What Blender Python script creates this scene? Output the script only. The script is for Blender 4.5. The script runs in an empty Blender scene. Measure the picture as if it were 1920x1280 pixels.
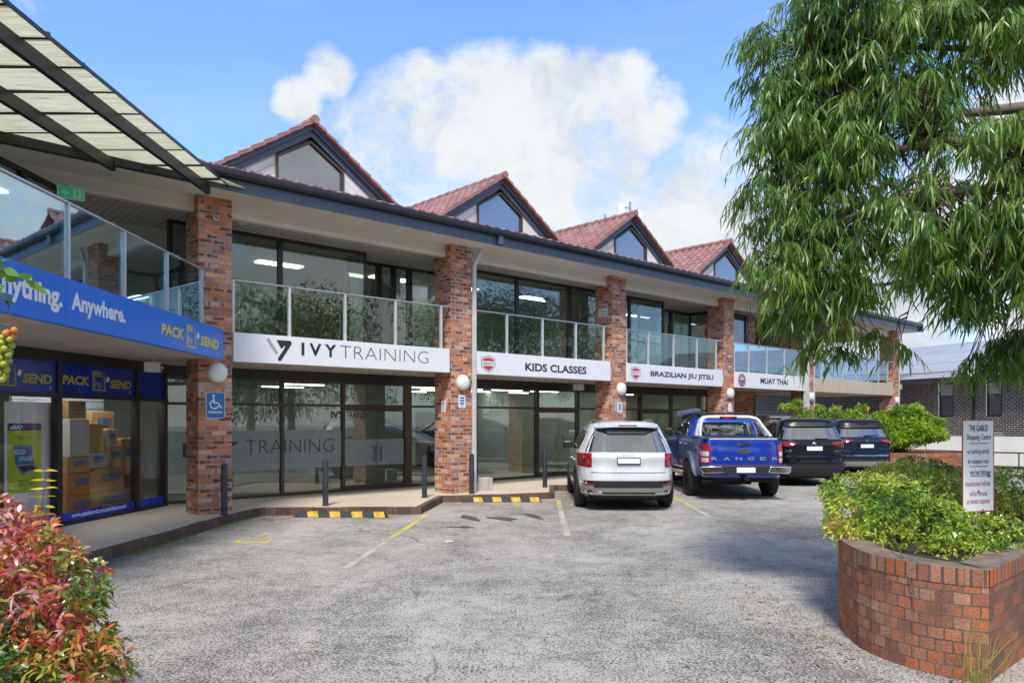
import bpy, bmesh, math, random
import numpy as np
from mathutils import Matrix, Vector
R = math.radians
random.seed(7); rng = np.random.default_rng(11)
scn = bpy.context.scene
COL = scn.collection

# ------------------------------------------------------------------ camera
cam = bpy.data.cameras.new('camera'); cam_o = bpy.data.objects.new('camera', cam); COL.objects.link(cam_o)
cam_o.location = (0, 0, 1.85); cam_o.rotation_euler = (R(90), 0, 0)
cam.sensor_width = 36; cam.lens = 26.48; cam.shift_y = 0.0753
cam.clip_start = 0.05; cam.clip_end = 3000
scn.camera = cam_o

# ------------------------------------------------------------------ light
SUN_DIR = Vector((-0.10, -1.0, 1.32)).normalized()          # towards the sun
el = math.asin(SUN_DIR.z); az = math.atan2(SUN_DIR.x, SUN_DIR.y)
sun = bpy.data.lights.new('sun', 'SUN'); sun.energy = 2.2; sun.angle = R(11.0); sun.color = (1.0, 0.955, 0.89)
sun_o = bpy.data.objects.new('sun', sun); COL.objects.link(sun_o); sun_o.location = (10, -30, 40)
sun_o.rotation_euler = SUN_DIR.to_track_quat('Z', 'Y').to_euler()
scn.view_settings.view_transform = 'Standard'; scn.view_settings.look = 'None'
scn.view_settings.exposure = 1.0; scn.view_settings.gamma = 1.0; scn.view_settings.use_curve_mapping = False
scn.cycles.max_bounces = 8; scn.cycles.transparent_max_bounces = 14; scn.cycles.use_denoising = True
scn.cycles.diffuse_bounces = 4; scn.cycles.glossy_bounces = 4; scn.cycles.sample_clamp_indirect = 6.0
scn.cycles.caustics_reflective = False; scn.cycles.caustics_refractive = False

class NT:
    """small wrapper that keeps node trees short"""
    def __init__(s, nt): s.nt = nt; nt.nodes.clear()
    def n(s, t, **kw):
        x = s.nt.nodes.new(t)
        for k, v in kw.items():
            if k.startswith('i_'):
                key = k[2:]; key = int(key) if key.isdigit() else key.replace('_', ' ')
                x.inputs[key].default_value = v
            else: setattr(x, k, v)
        return x
    def l(s, a, b): s.nt.links.new(a, b)
    def put(s, node, key, v):
        if isinstance(v, (int, float, tuple)): node.inputs[key].default_value = v
        else: s.l(v, node.inputs[key])
    def m(s, op, a, b=0.0, c=0.0, clamp=False):
        x = s.n('ShaderNodeMath', operation=op, use_clamp=clamp)
        s.put(x, 0, a)
        if op not in ('FLOOR', 'ABSOLUTE', 'FRACT', 'SINE', 'SQRT'): s.put(x, 1, b)
        if op in ('MULTIPLY_ADD', 'SMOOTH_MIN'): s.put(x, 2, c)
        return x.outputs[0]
    def ss(s, v, lo, hi, o0=0.0, o1=1.0):
        x = s.n('ShaderNodeMapRange', interpolation_type='SMOOTHSTEP')
        s.put(x, 0, v); s.put(x, 1, lo); s.put(x, 2, hi); s.put(x, 3, o0); s.put(x, 4, o1)
        return x.outputs[0]
    def ramp(s, v, stops, interp='LINEAR'):
        x = s.n('ShaderNodeValToRGB'); e = x.color_ramp; e.interpolation = interp
        while len(e.elements) < len(stops): e.elements.new(0.5)
        for q, (p, c) in zip(e.elements, stops): q.position = p; q.color = (*c, 1) if len(c) == 3 else c
        s.put(x, 0, v); return x.outputs[0]
    def mix(s, f, a, b, blend='MIX'):
        x = s.n('ShaderNodeMix', data_type='RGBA', blend_type=blend)
        s.put(x, 0, f)
        for k, v in ((6, a), (7, b)):
            if isinstance(v, tuple): x.inputs[k].default_value = (*v[:3], 1)
            else: s.l(v, x.inputs[k])
        return x.outputs[2]
    def noise(s, vec, scale, detail=3.0, rough=0.5, dist=0.0, dim='3D'):
        x = s.n('ShaderNodeTexNoise', noise_dimensions=dim); 
        if vec is not None: s.l(vec, x.inputs['Vector'])
        s.put(x, 'Scale', scale); s.put(x, 'Detail', detail); s.put(x, 'Roughness', rough); s.put(x, 'Distortion', dist)
        return x.outputs['Fac']
    def coord(s, k='Object'): return s.n('ShaderNodeTexCoord').outputs[k]
    def vmul(s, v, t):
        x = s.n('ShaderNodeVectorMath', operation='MULTIPLY'); s.l(v, x.inputs[0]); x.inputs[1].default_value = t; return x.outputs[0]
    def vadd(s, v, t):
        x = s.n('ShaderNodeVectorMath', operation='ADD'); s.l(v, x.inputs[0]); x.inputs[1].default_value = t; return x.outputs[0]
    def dot(s, v, t):
        x = s.n('ShaderNodeVectorMath', operation='DOT_PRODUCT'); s.l(v, x.inputs[0]); x.inputs[1].default_value = t; return x.outputs['Value']
    def bump(s, h, st=0.3, d=0.01):
        x = s.n('ShaderNodeBump'); s.put(x, 'Strength', st); s.put(x, 'Distance', d); s.l(h, x.inputs['Height']); return x.outputs[0]

# ------------------------------------------------------------------ world: sky and cumulus
w = bpy.data.worlds.new('World'); scn.world = w; w.use_nodes = True
T = NT(w.node_tree)
sky = T.n('ShaderNodeTexSky', sky_type='NISHITA', sun_disc=False, sun_elevation=el, sun_rotation=az)
sky.air_density = 1.0; sky.dust_density = 0.6; sky.ozone_density = 3.0
gen = T.coord('Generated')
def dirv(u, v):
    d = Vector(((u - 960) / 1412.5, 1.0, (784.6 - v) / 1412.5)); d.normalize(); return tuple(d)
blobs = [(690, 300, .075), (770, 235, .070), (805, 175, .045), (850, 275, .10), (945, 235, .09), (1020, 190, .065), (1100, 215, .075), (1165, 185, .055), (1200, 230, .06), (1065, 300, .11),
         (950, 340, .13), (800, 350, .12), (700, 350, .085), (1150, 300, .06), (610, 135, .034), (560, 185, .032), (1330, 400, .11), (1250, 415, .08), (1400, 440, .14), (1700, 640, .22), (1500, 520, .15),
         (1080, 380, .10), (900, 410, .14), (1000, 430, .12), (1180, 440, .10), (300, 700, .2), (2300, 350, .26), (-500, 300, .3), (-900, 600, .35), (760, 400, .10)]
fld = None
for u, v, rr in blobs:
    q = T.ss(T.dot(gen, dirv(u, v)), math.cos(rr * 1.28), math.cos(rr * .12))
    fld = q if fld is None else T.m('MAXIMUM', fld, q)
nz = T.noise(T.vmul(gen, (1, 1, 1.35)), 7.0, 9, .60, .5)
nz2 = T.noise(T.vadd(gen, (3.1, 1.7, .4)), 2.6, 6, .55, .3)
nzb = T.noise(T.vadd(T.vmul(gen, (1, 1, 1.2)), (.7, 2.1, .9)), 17.0, 6, .62, .3)
den = T.m('ADD', T.m('MULTIPLY', fld, .80), T.m('ADD', T.m('MULTIPLY', T.m('SUBTRACT', nz, .5), 2.15), T.m('MULTIPLY', T.m('SUBTRACT', nzb, .5), .7)))
front = T.m('MULTIPLY', T.ss(den, .20, .84), T.ss(fld, .02, .22))
behind = T.ss(T.dot(gen, (0, -1, .05)), -.25, .15)             # broken cloud over the rest of the sky
rest = T.m('MULTIPLY', T.ss(T.m('ADD', T.m('MULTIPLY', nz2, .6), T.m('MULTIPLY', nz, .4)), .43, .53), behind)
veil = T.m('MULTIPLY', T.ss(T.noise(T.vmul(gen, (1.2, 1, 3.0)), 2.4, 5, .6, .6), .42, .75), .16)
low = T.ss(T.dot(gen, (0, 0, 1)), .30, .05, 0, .30)
cov = T.m('MAXIMUM', T.m('MAXIMUM', front, rest), T.m('MAXIMUM', veil, low))
shade = T.ss(T.m('ADD', T.m('MULTIPLY', T.noise(T.vadd(gen, (.3, .2, .05)), 6.0, 6, .55, .3), .6), T.m('MULTIPLY', nzb, .4)), .38, .58)
ccol = T.mix(shade, (.64, .71, .79), (.86, .885, .90))
skyc = T.mix(1.0, sky.outputs[0], (.80, .95, 1.16), 'MULTIPLY')
bg1 = T.n('ShaderNodeBackground', i_Strength=0.138); T.l(skyc, bg1.inputs[0])
bg2 = T.n('ShaderNodeBackground', i_Strength=0.525); T.l(ccol, bg2.inputs[0])
mx = T.n('ShaderNodeMixShader'); T.l(cov, mx.inputs[0]); T.l(bg1.outputs[0], mx.inputs[1]); T.l(bg2.outputs[0], mx.inputs[2])
T.l(mx.outputs[0], T.n('ShaderNodeOutputWorld').inputs[0])

# ------------------------------------------------------------------ materials
def new_mat(name):
    m = bpy.data.materials.new(name); m.use_nodes = True; return m, NT(m.node_tree)
def out(T, sh): T.l(sh, T.n('ShaderNodeOutputMaterial').inputs[0])
def pbsdf(T, col=(.5, .5, .5), rough=.5, metal=0.0, spec=.5, coat=0.0, normal=None, **kw):
    p = T.n('ShaderNodeBsdfPrincipled')
    for k, v in (('Base Color', col), ('Roughness', rough), ('Metallic', metal), ('Specular IOR Level', spec), ('Coat Weight', coat)):
        if isinstance(v, tuple): p.inputs[k].default_value = (*v[:3], 1)
        else: T.put(p, k, v)
    p.inputs['Coat Roughness'].default_value = .04
    for k, v in kw.items(): T.put(p, k.replace('_', ' '), (*v, 1) if isinstance(v, tuple) and len(v) == 3 else v)
    if normal is not None: T.l(normal, p.inputs['Normal'])
    return p.outputs[0]
def plain(name, col, rough=.5, metal=0.0, spec=.5, coat=0.0, var=.12, scale=3.0, bump=0.0):
    """one paint or metal with a little grime and unevenness of its own"""
    m, T = new_mat(name); o = T.coord()
    n1 = T.noise(o, scale, 5, .6)
    k = T.ss(n1, .25, .75, 1 - var, 1 + var * .6)
    c = T.mix(1.0, (col[0], col[1], col[2]), k, 'MULTIPLY')
    rg = T.ss(n1, .2, .8, max(.02, rough - .08), min(1, rough + .08))
    nb = T.bump(T.noise(o, scale * 22, 3), bump, .004) if bump else None
    out(T, pbsdf(T, c, rg, metal, spec, coat, nb)); return m
def emis(name, col, s):
    m, T = new_mat(name); out(T, pbsdf(T, tuple(min(.8, x * .8) for x in col), .4, Emission_Color=col, Emission_Strength=s)); return m
def glass(name, tint, f0=.06, rough=0.0, mirror=(1, 1, 1)):
    """thin sheet: tinted see-through with a mirror share that grows towards grazing (same on both faces)"""
    m, T = new_mat(name)
    tr = T.n('ShaderNodeBsdfTransparent'); tr.inputs[0].default_value = (*[x ** .5 for x in tint], 1)
    gl = T.n('ShaderNodeBsdfGlossy', i_Roughness=rough); gl.inputs[0].default_value = (*mirror, 1)
    nb = T.bump(T.noise(T.coord(), 1.1, 2), .05, .02); T.l(nb, gl.inputs['Normal'])
    ge = T.n('ShaderNodeNewGeometry'); dp = T.n('ShaderNodeVectorMath', operation='DOT_PRODUCT'); T.l(ge.outputs['Incoming'], dp.inputs[0]); T.l(ge.outputs['Normal'], dp.inputs[1])
    k = T.m('POWER', T.m('SUBTRACT', 1.0, T.m('ABSOLUTE', dp.outputs['Value'])), 5.0)
    fac = T.m('MULTIPLY_ADD', k, (1 - f0) * .6, f0)
    mx = T.n('ShaderNodeMixShader'); T.l(fac, mx.inputs[0]); T.l(tr.outputs[0], mx.inputs[1]); T.l(gl.outputs[0], mx.inputs[2])
    out(T, mx.outputs[0]); return m

def brick_mat(name, palette, bw=.24, bh=.086, mortar=(.42, .37, .32), mw=.010, blotch=.0, bond=.5, grime=.25, rough=.85, blotch_col=(.035, .03, .04)):
    m, T = new_mat(name)
    uv = T.n('ShaderNodeUVMap').outputs[0]
    sp = T.n('ShaderNodeSeparateXYZ'); T.l(uv, sp.inputs[0]); U, V = sp.outputs[0], sp.outputs[1]
    row = T.m('FLOOR', T.m('DIVIDE', V, bh)); fy = T.m('FRACT', T.m('DIVIDE', V, bh))
    cu = T.m('ADD', T.m('DIVIDE', U, bw), T.m('MULTIPLY', T.m('MODULO', T.m('ABSOLUTE', row), 2.0), bond))
    col = T.m('FLOOR', cu); fx = T.m('FRACT', cu)
    ed = T.m('MINIMUM', T.m('MULTIPLY', T.m('MINIMUM', fx, T.m('SUBTRACT', 1.0, fx)), bw), T.m('MULTIPLY', T.m('MINIMUM', fy, T.m('SUBTRACT', 1.0, fy)), bh))
    cb = T.n('ShaderNodeCombineXYZ'); T.l(col, cb.inputs[0]); T.l(row, cb.inputs[1])
    w1 = T.n('ShaderNodeTexWhiteNoise', noise_dimensions='3D'); T.l(cb.outputs[0], w1.inputs[0])
    w2 = T.n('ShaderNodeTexWhiteNoise', noise_dimensions='3D'); T.l(T.vadd(cb.outputs[0], (37.3, 11.1, 5.)), w2.inputs[0])
    n = len(palette)
    c = T.ramp(w1.outputs[0], [((i + .02) / n, p) for i, p in enumerate(palette)], 'CONSTANT')
    ob = T.coord()
    fine = T.noise(uv, 60, 4, .65)
    c = T.mix(1.0, c, T.ss(fine, .25, .75, .62, 1.32), 'MULTIPLY')
    c = T.mix(T.ss(T.noise(uv, 13, 4, .7), .48, .78, 0, .5), c, (.10, .06, .045)); c = T.mix(T.ss(T.noise(T.vadd(uv, (3, 9, 0)), 21, 4, .7), .60, .80, 0, .35), c, (.50, .36, .27))
    if blotch > 0:
        has = T.m('GREATER_THAN', w2.outputs[0], 1 - blotch)
        nzb = T.m('MULTIPLY', T.m('SUBTRACT', T.noise(uv, 34, 3, .6), .5), .04)
        bl = T.m('MULTIPLY', T.ss(T.m('ADD', ed, nzb), .017, .027), has)
        c = T.mix(T.m('MULTIPLY', bl, .85), c, blotch_col)
        half = T.m('MULTIPLY', T.m('GREATER_THAN', w1.outputs[0], .5), T.m('GREATER_THAN', T.m('FRACT', T.m('MULTIPLY', w2.outputs[0], 7.0)), .55))
        sq = T.m('MULTIPLY', T.m('LESS_THAN', T.m('ABSOLUTE', T.m('SUBTRACT', fx, .28)), .1), half)
        c = T.mix(T.m('MULTIPLY', sq, .6), c, (.07, .05, .05))
    g = T.ss(T.noise(ob, 1.3, 5, .65), .45, .75, 0, grime)
    c = T.mix(g, c, (.07, .06, .05))
    mm = T.ss(T.m('ADD', ed, T.m('MULTIPLY', T.m('SUBTRACT', fine, .5), .005)), mw * .35, mw * .62)
    mc = T.mix(1.0, mortar, T.ss(T.noise(ob, 5, 4), .3, .7, .7, 1.15), 'MULTIPLY')
    c = T.mix(mm, mc, c)
    h = T.m('ADD', T.m('MULTIPLY', mm, 1.0), T.m('MULTIPLY', fine, .35))
    out(T, pbsdf(T, c, rough, spec=.3, normal=T.bump(h, .75, .010))); return m

M = {}
M['brick'] = brick_mat('pillar_brick', [(0.511, 0.193, 0.102), (0.63, 0.275, 0.163), (0.419, 0.167, 0.102), (0.659, 0.347, 0.224), (0.558, 0.22, 0.116), (0.365, 0.176, 0.128), (0.708, 0.397, 0.258), (0.453, 0.27, 0.227), (0.593, 0.244, 0.131), (0.347, 0.213, 0.191), (0.564, 0.381, 0.31)], blotch=.30, mortar=(.42, .34, .28), grime=.08, blotch_col=(.085, .06, .062))
M['planter_brick'] = brick_mat('planter_brick', [(.40, .135, .06), (.36, .13, .07), (.43, .155, .07), (.31, .115, .07), (.39, .175, .105), (.34, .135, .08), (.44, .14, .06), (.26, .105, .072), (.42, .205, .125), (.37, .125, .065)], bw=.113, bh=.088, mortar=(.15, .125, .10), mw=.010, bond=.5, grime=.62)
M['planter_brick_b'] = brick_mat('planter_stretcher', [(.28, .10, .055), (.22, .095, .065), (.33, .12, .06), (.17, .085, .065), (.25, .12, .08)], bw=.235, bh=.088, mortar=(.15, .125, .10), mw=.010, grime=.6)
M['cap_top'] = plain('weathered_cap', (.20, .145, .11), .9, var=.5, scale=7, bump=.5)
M['cap_brick'] = brick_mat('cap_brick', [(.42, .13, .05), (.34, .16, .09), (.30, .12, .08), (.45, .12, .04), (.27, .17, .11), (.40, .20, .12)], bw=.088, bh=4.0, mortar=(.10, .09, .075), mw=.014, bond=0, grime=.55)
M['house_brick'] = brick_mat('house_brick', [(.045, .038, .042), (.06, .048, .046), (.075, .06, .055), (.038, .033, .04)], bw=.24, bh=.086, mortar=(.62, .58, .53), mw=.019, grime=.05)
M['kerb_brick'] = brick_mat('kerb_brick', [(.15, .085, .065), (.12, .075, .062), (.18, .11, .08), (.09, .065, .055)], bw=.23, bh=4.0, mortar=(.06, .055, .05), mw=.012, bond=0, grime=.75)
M['beige_render'] = plain('beige_render', (.50, .43, .34), .8, var=.12, scale=2)
M['soffit'] = plain('soffit_paint', (.74, .68, .60), .75, var=.07, scale=1.2)
M['interior_wall'] = plain('interior_wall', (.62, .64, .58), .85, var=.05)
M['interior_ceiling'] = plain('interior_ceiling', (.66, .67, .64), .85, var=.05)
M['interior_floor'] = plain('interior_floor', (.30, .30, .27), .5, var=.15)
M['slate'] = plain('slate_paint', (.075, .095, .14), .42, var=.15, scale=1.6)
M['gutter'] = plain('gutter_paint', (.014, .017, .023), .42, var=.25, scale=2.5)
M['clad'] = plain('white_cladding', (.70, .69, .68), .6, var=.1, scale=3)
M['frame'] = plain('dark_frame', (.022, .020, .018), .35, var=.2)
M['bronze'] = plain('bronze_frame', (.085, .065, .04), .38, metal=.4, var=.2)
M['black'] = plain('black_paint', (.012, .012, .013), .35, var=.2)
M['steel'] = plain('brushed_steel', (.55, .56, .57), .3, metal=.75, var=.1)
M['alum'] = plain('satin_aluminium', (.60, .61, .62), .42, metal=.25, var=.08)
M['white'] = plain('white_panel', (.78, .78, .80), .45, var=.03)
M['opal'] = plain('opal_diffuser', (.80, .80, .78), .35, var=.03)
M['cream'] = plain('cream_ring', (.60, .54, .42), .5)
M['offwhite_pipe'] = plain('downpipe_paint', (.58, .57, .55), .5, var=.12)
M['blue_sign'] = plain('blue_sign', (.012, .17, .70), .35, var=.10, scale=.8)
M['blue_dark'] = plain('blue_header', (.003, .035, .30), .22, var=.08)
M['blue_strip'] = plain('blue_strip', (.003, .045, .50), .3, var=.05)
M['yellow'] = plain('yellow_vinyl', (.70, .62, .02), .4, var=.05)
M['yellow_dim'] = plain('yellow_vinyl_shaded', (.42, .40, .02), .4, var=.05)  # same yellow with the shade over the header put into its colour
M['letter_dark'] = plain('dark_letter', (.022, .028, .045), .4, var=.05)
M['letter_grey'] = plain('grey_letter', (.36, .37, .39), .4, var=.05)
M['letter_white'] = plain('white_letter', (.80, .80, .82), .4, var=.03)
M['letter_red'] = plain('faded_red_letter', (.40, .09, .11), .5)
M['crest_red'] = plain('crest_red', (.55, .03, .06), .4)
M['crest_teal'] = plain('crest_teal', (.06, .18, .24), .4)
M['pk_blue'] = plain('parking_blue', (.02, .17, .48), .35)
M['green_exit'] = emis('exit_green', (.0, .30, .14), .22)
M['lit'] = emis('light_panel', (1, .98, .92), 4.6)
M['lit_fill'] = emis('fill_light_panel', (1, .97, .90), 9.0)  # glow of the fill strips added to brighten the parcel window
M['card'] = plain('cardboard', (.46, .28, .115), .85, var=.14, scale=4)
M['card_o'] = plain('cardboard_orange', (.50, .215, .06), .8, var=.14, scale=4)
M['card_d'] = plain('cardboard_dark', (.33, .19, .08), .85, var=.14, scale=4)
M['card_w'] = plain('white_carton', (.52, .50, .45), .8, var=.1, scale=4)
M['card_g'] = plain('grey_carton', (.40, .40, .39), .8, var=.1, scale=4)
M['tape'] = plain('packing_tape', (.52, .36, .18), .4)
M['poster_green'] = plain('lime_poster', (.48, .60, .01), .45, var=.08)
M['poster_blue'] = plain('navy_poster', (.015, .04, .16), .4)
M['rubber'] = plain('rubber', (.016, .016, .018), .75, var=.3, scale=8, bump=.3)
M['stop_black'] = plain('stop_rubber', (.028, .031, .042), .7, var=.25, scale=6)
M['stop_yellow'] = plain('stop_yellow', (.62, .40, .01), .6, var=.45, scale=9)
M['bollard'] = plain('bollard_paint', (.033, .036, .050), .42, var=.18, scale=4)
M['chrome'] = plain('chrome', (.72, .73, .75), .12, metal=1.0, var=.05)
M['skid'] = plain('silver_skid', (.42, .41, .40), .38, metal=.6, var=.08)
M['dkplastic'] = plain('dark_plastic', (.017, .018, .022), .5, var=.2, scale=6)
M['flare'] = plain('grey_flare', (.07, .085, .125), .55, var=.15, scale=5)
M['under'] = plain('underbody', (.007, .007, .008), .85)
M['plate'] = plain('number_plate', (.80, .80, .80), .5, var=.02)
M['lens_red'] = plain('red_lens', (.38, .004, .008), .12, coat=.6, var=.2, scale=14)
M['lens_dark'] = plain('dark_red_lens', (.13, .004, .012), .12, coat=.6, var=.2, scale=14)
M['lens_clear'] = plain('clear_lens', (.62, .60, .58), .15, coat=.6, var=.2, scale=20)
M['bark'] = plain('pale_bark', (.24, .19, .15), .85, var=.4, scale=9, bump=.5)
M['twig'] = plain('brown_twig', (.10, .065, .045), .8, var=.3, scale=12)
M['soil'] = plain('soil', (.045, .032, .022), .95, var=.5, scale=8, bump=.6)
M['moss'] = plain('moss', (.10, .22, .012), .9, var=.5, scale=30, bump=.6)
M['pole'] = plain('grey_pole', (.33, .34, .36), .4, metal=.4)
M['wall_white'] = plain('white_render', (.60, .585, .55), .8, var=.12, scale=.9)
M['house_trim'] = plain('dark_trim', (.03, .03, .034), .45)
M['curtain'] = plain('curtain', (.13, .125, .14), .9, var=.4, scale=12)
M['blind'] = plain('pale_blind', (.40, .40, .40), .8)
M['shop_glass'] = glass('shop_glass', (.56, .66, .60), .11)
M['upper_glass'] = glass('upper_glass', (.50, .60, .55), .11)
M['sky_tint_rail_glass'] = glass('sky_tint_rail_glass', (.62, .78, .86), .40, mirror=(.72, .92, 1.0))  # rail glass with the blue of mirrored sky put into its tint
M['rail_glass'] = glass('rail_glass', (.82, .92, .79), .075)
M['clear_glass'] = glass('clear_glass', (.86, .88, .86), .035)
def mirror_glass(name, col, ior, rough=.0):
    m, T = new_mat(name)
    d = T.n('ShaderNodeBsdfDiffuse'); d.inputs[0].default_value = (*col, 1)
    g = T.n('ShaderNodeBsdfGlossy', i_Roughness=rough); T.l(T.bump(T.noise(T.coord(), 1.3, 2), .05, .02), g.inputs['Normal'])
    f = T.n('ShaderNodeFresnel', i_IOR=ior); x = T.n('ShaderNodeMixShader'); T.l(f.outputs[0], x.inputs[0]); T.l(d.outputs[0], x.inputs[1]); T.l(g.outputs[0], x.inputs[2])
    out(T, x.outputs[0]); return m
M['dormer_glass'] = mirror_glass('dormer_glass', (.06, .06, .075), 4.2)

M['car_glass'] = mirror_glass('tinted_car_glass', (.006, .008, .009), 4.4)
def paint(name, col, flake=.35, dusty=.06, rough=.28, spec=.5, coat=1.0):
    m, T = new_mat(name); o = T.coord()
    c = T.mix(1.0, col, T.ss(T.noise(o, 2.5, 4), .3, .7, .9, 1.06), 'MULTIPLY')
    dust = T.ss(T.noise(o, 6, 5, .65), .5, .8, 0, dusty)
    c = T.mix(dust, c, (.30, .27, .23))
    out(T, pbsdf(T, c, rough, flake, spec, coat)); return m
M['paint_silver'] = paint('silver_white_paint', (.72, .73, .75), .2, .04)
M['paint_blue'] = paint('bright_blue_paint', (.005, .038, .36), .1, .03, .18)
M['paint_navy'] = paint('dark_navy_paint', (.003, .004, .008), .0, .006, .12, .2, .55)
M['paint_navy2'] = paint('deep_blue_paint', (.004, .011, .032), .0, .006, .12, .2, .55)

def slat_mat(name, col, pitch, axis=0, dark=.25, rough=.6):
    m, T = new_mat(name)
    uv = T.n('ShaderNodeUVMap').outputs[0]; sp = T.n('ShaderNodeSeparateXYZ'); T.l(uv, sp.inputs[0])
    f = T.m('FRACT', T.m('DIVIDE', sp.outputs[axis], pitch))
    e = T.ss(T.m('MINIMUM', f, T.m('SUBTRACT', 1.0, f)), .03, .075)
    c = T.mix(1.0, col, T.ss(T.noise(T.coord(), 1.4, 4), .3, .7, .88, 1.05), 'MULTIPLY')
    c = T.mix(e, tuple(x * dark for x in col), c)
    out(T, pbsdf(T, c, rough, normal=T.bump(e, .5, .01))); return m
M['slats'] = slat_mat('slatted_soffit', (.55, .49, .43), .13)
M['upslats'] = slat_mat('slatted_ceiling', (.54, .50, .465), .13)
M['slatwall'] = slat_mat('slat_wall', (.30, .36, .42), .145, 1)
M['garage'] = slat_mat('garage_door', (.70, .70, .70), .55, 1, .2)
M['grey_fence'] = slat_mat('grey_boards', (.14, .13, .12), .16, 0, .4)

def tile_mat():
    m, T = new_mat('red_roof_tile'); o = T.coord()
    c = T.ramp(T.noise(o, 1.7, 5, .6), [(.25, (.22, .10, .085)), (.5, (.30, .145, .12)), (.75, (.40, .235, .205))])
    lich = T.ss(T.noise(o, 11, 5, .7), .56, .72, 0, .6)
    c = T.mix(lich, c, (.40, .33, .29))
    out(T, pbsdf(T, c, T.ss(T.noise(o, 9, 3), .3, .7, .25, .5), spec=.6, normal=T.bump(T.noise(o, 40, 4), .25, .004))); return m
M['tile'] = tile_mat()

def sheet_mat():
    m, T = new_mat('polycarbonate_sheet')
    uv = T.n('ShaderNodeUVMap').outputs[0]; sp = T.n('ShaderNodeSeparateXYZ'); T.l(uv, sp.inputs[0])
    o = T.coord()
    streak = T.noise(T.vmul(o, (.7, 14, 1)), 3, 5, .65)
    rib = T.m('SINE', T.m('MULTIPLY', sp.outputs[1], 120.0))
    c = T.ramp(streak, [(.3, (.56, .54, .42)), (.52, (.78, .77, .65)), (.75, (.88, .88, .80))])
    c = T.mix(T.ss(rib, -.2, .9, 0, .3), c, (.58, .57, .44))
    dirt = T.ss(T.noise(o, 7, 5, .75), .62, .78, 0, .5); c = T.mix(dirt, c, (.34, .31, .20))
    d = T.n('ShaderNodeBsdfDiffuse'); T.l(c, d.inputs[0])
    t = T.n('ShaderNodeBsdfTranslucent'); T.l(c, t.inputs[0])
    x = T.n('ShaderNodeMixShader'); x.inputs[0].default_value = .82; T.l(d.outputs[0], x.inputs[1]); T.l(t.outputs[0], x.inputs[2])
    out(T, x.outputs[0]); return m
M['sheet'] = sheet_mat()

def asphalt_mat():
    m, T = new_mat('worn_asphalt'); o = T.coord()
    big = T.noise(T.vmul(o, (1, .55, 1)), .5, 5, .6, .5)
    mid = T.noise(o, 2.1, 5, .62, .3)
    sp1 = T.noise(o, 46, 2, .6); sp2 = T.noise(T.vadd(o, (5, 3, 0)), 120, 2, .6)
    wear = T.m('ADD', T.m('MULTIPLY', big, .62), T.m('MULTIPLY', mid, .38))
    brk = T.noise(T.vadd(o, (2, 6, 0)), 9.0, 4, .65, .4)
    th = T.m('ADD', T.ss(wear, .32, .68, .53, .42), T.m('MULTIPLY', T.m('SUBTRACT', brk, .5), .22))                               # where the surface is worn the aggregate shows less
    dark = T.ss(T.m('SUBTRACT', T.m('ADD', T.m('MULTIPLY', sp1, .68), T.m('MULTIPLY', sp2, .32)), th), -.022, .022, 1, 0)
    base = T.ramp(wear, [(.30, (.36, .333, .290)), (.5, (.40, .371, .325)), (.70, (.46, .428, .376))])
    base = T.mix(T.ss(T.noise(T.vadd(o, (9, 2, 0)), 1.1, 4), .5, .75, 0, .35), base, (.36, .33, .285))
    c = T.mix(T.m('MULTIPLY', dark, .90), base, (.072, .066, .060))
    pale = T.ss(T.noise(T.vadd(o, (1, 8, 0)), 58, 2, .6), .60, .70, 0, .45); c = T.mix(pale, c, (.55, .54, .51))
    vo = T.n('ShaderNodeTexVoronoi', feature='DISTANCE_TO_EDGE'); wv = T.n('ShaderNodeVectorMath', operation='ADD'); T.l(o, wv.inputs[0])
    wn = T.n('ShaderNodeTexNoise', i_Scale=1.6, i_Detail=5.0); T.l(o, wn.inputs['Vector']); wm = T.n('ShaderNodeVectorMath', operation='MULTIPLY'); T.l(wn.outputs['Color'], wm.inputs[0]); wm.inputs[1].default_value = (.9, .9, 0); T.l(wm.outputs[0], wv.inputs[1])
    T.l(wv.outputs[0], vo.inputs['Vector']); vo.inputs['Scale'].default_value = .42
    crk = T.m('MULTIPLY', T.ss(vo.outputs['Distance'], .002, .008, 1, 0), T.ss(T.noise(T.vadd(o, (4, 4, 0)), .35, 3),   .52, .60, 0, .6)); c = T.mix(crk, c, (.04, .038, .036))
    oil = T.ss(T.noise(T.vadd(o, (7, 5, 1)), .9, 4, .6, .5), .64, .76, 0, .25); c = T.mix(oil, c, (.10, .098, .096))
    # darker band beside the wing kerb, with an uneven edge
    sx = T.n('ShaderNodeSeparateXYZ'); T.l(o, sx.inputs[0])
    k = T.m('ADD', T.m('MULTIPLY', sx.outputs[0], 1.0), T.m('MULTIPLY', T.noise(o, 1.2, 4), 1.6))
    st = T.ss(k, -3.6, -4.7, 0, .62); c = T.mix(st, c, (.06, .058, .058))
    wet = T.ss(T.noise(T.vmul(T.vadd(o, (2.0, 0, 0)), (.8, 1.6, 1)), 1.15, 4, .55, 1.2), .66, .69, 0, .45)
    c = T.mix(wet, c, (.09, .088, .09))
    h = T.m('ADD', T.m('MULTIPLY', sp1, 1.0), T.m('MULTIPLY', mid, .5))
    out(T, pbsdf(T, c, .86, spec=.25, normal=T.bump(h, .22, .008))); return m
M['asphalt'] = asphalt_mat()
M['stain'] = plain('damp_stain', (.085, .083, .085), .7, var=.3)
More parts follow.
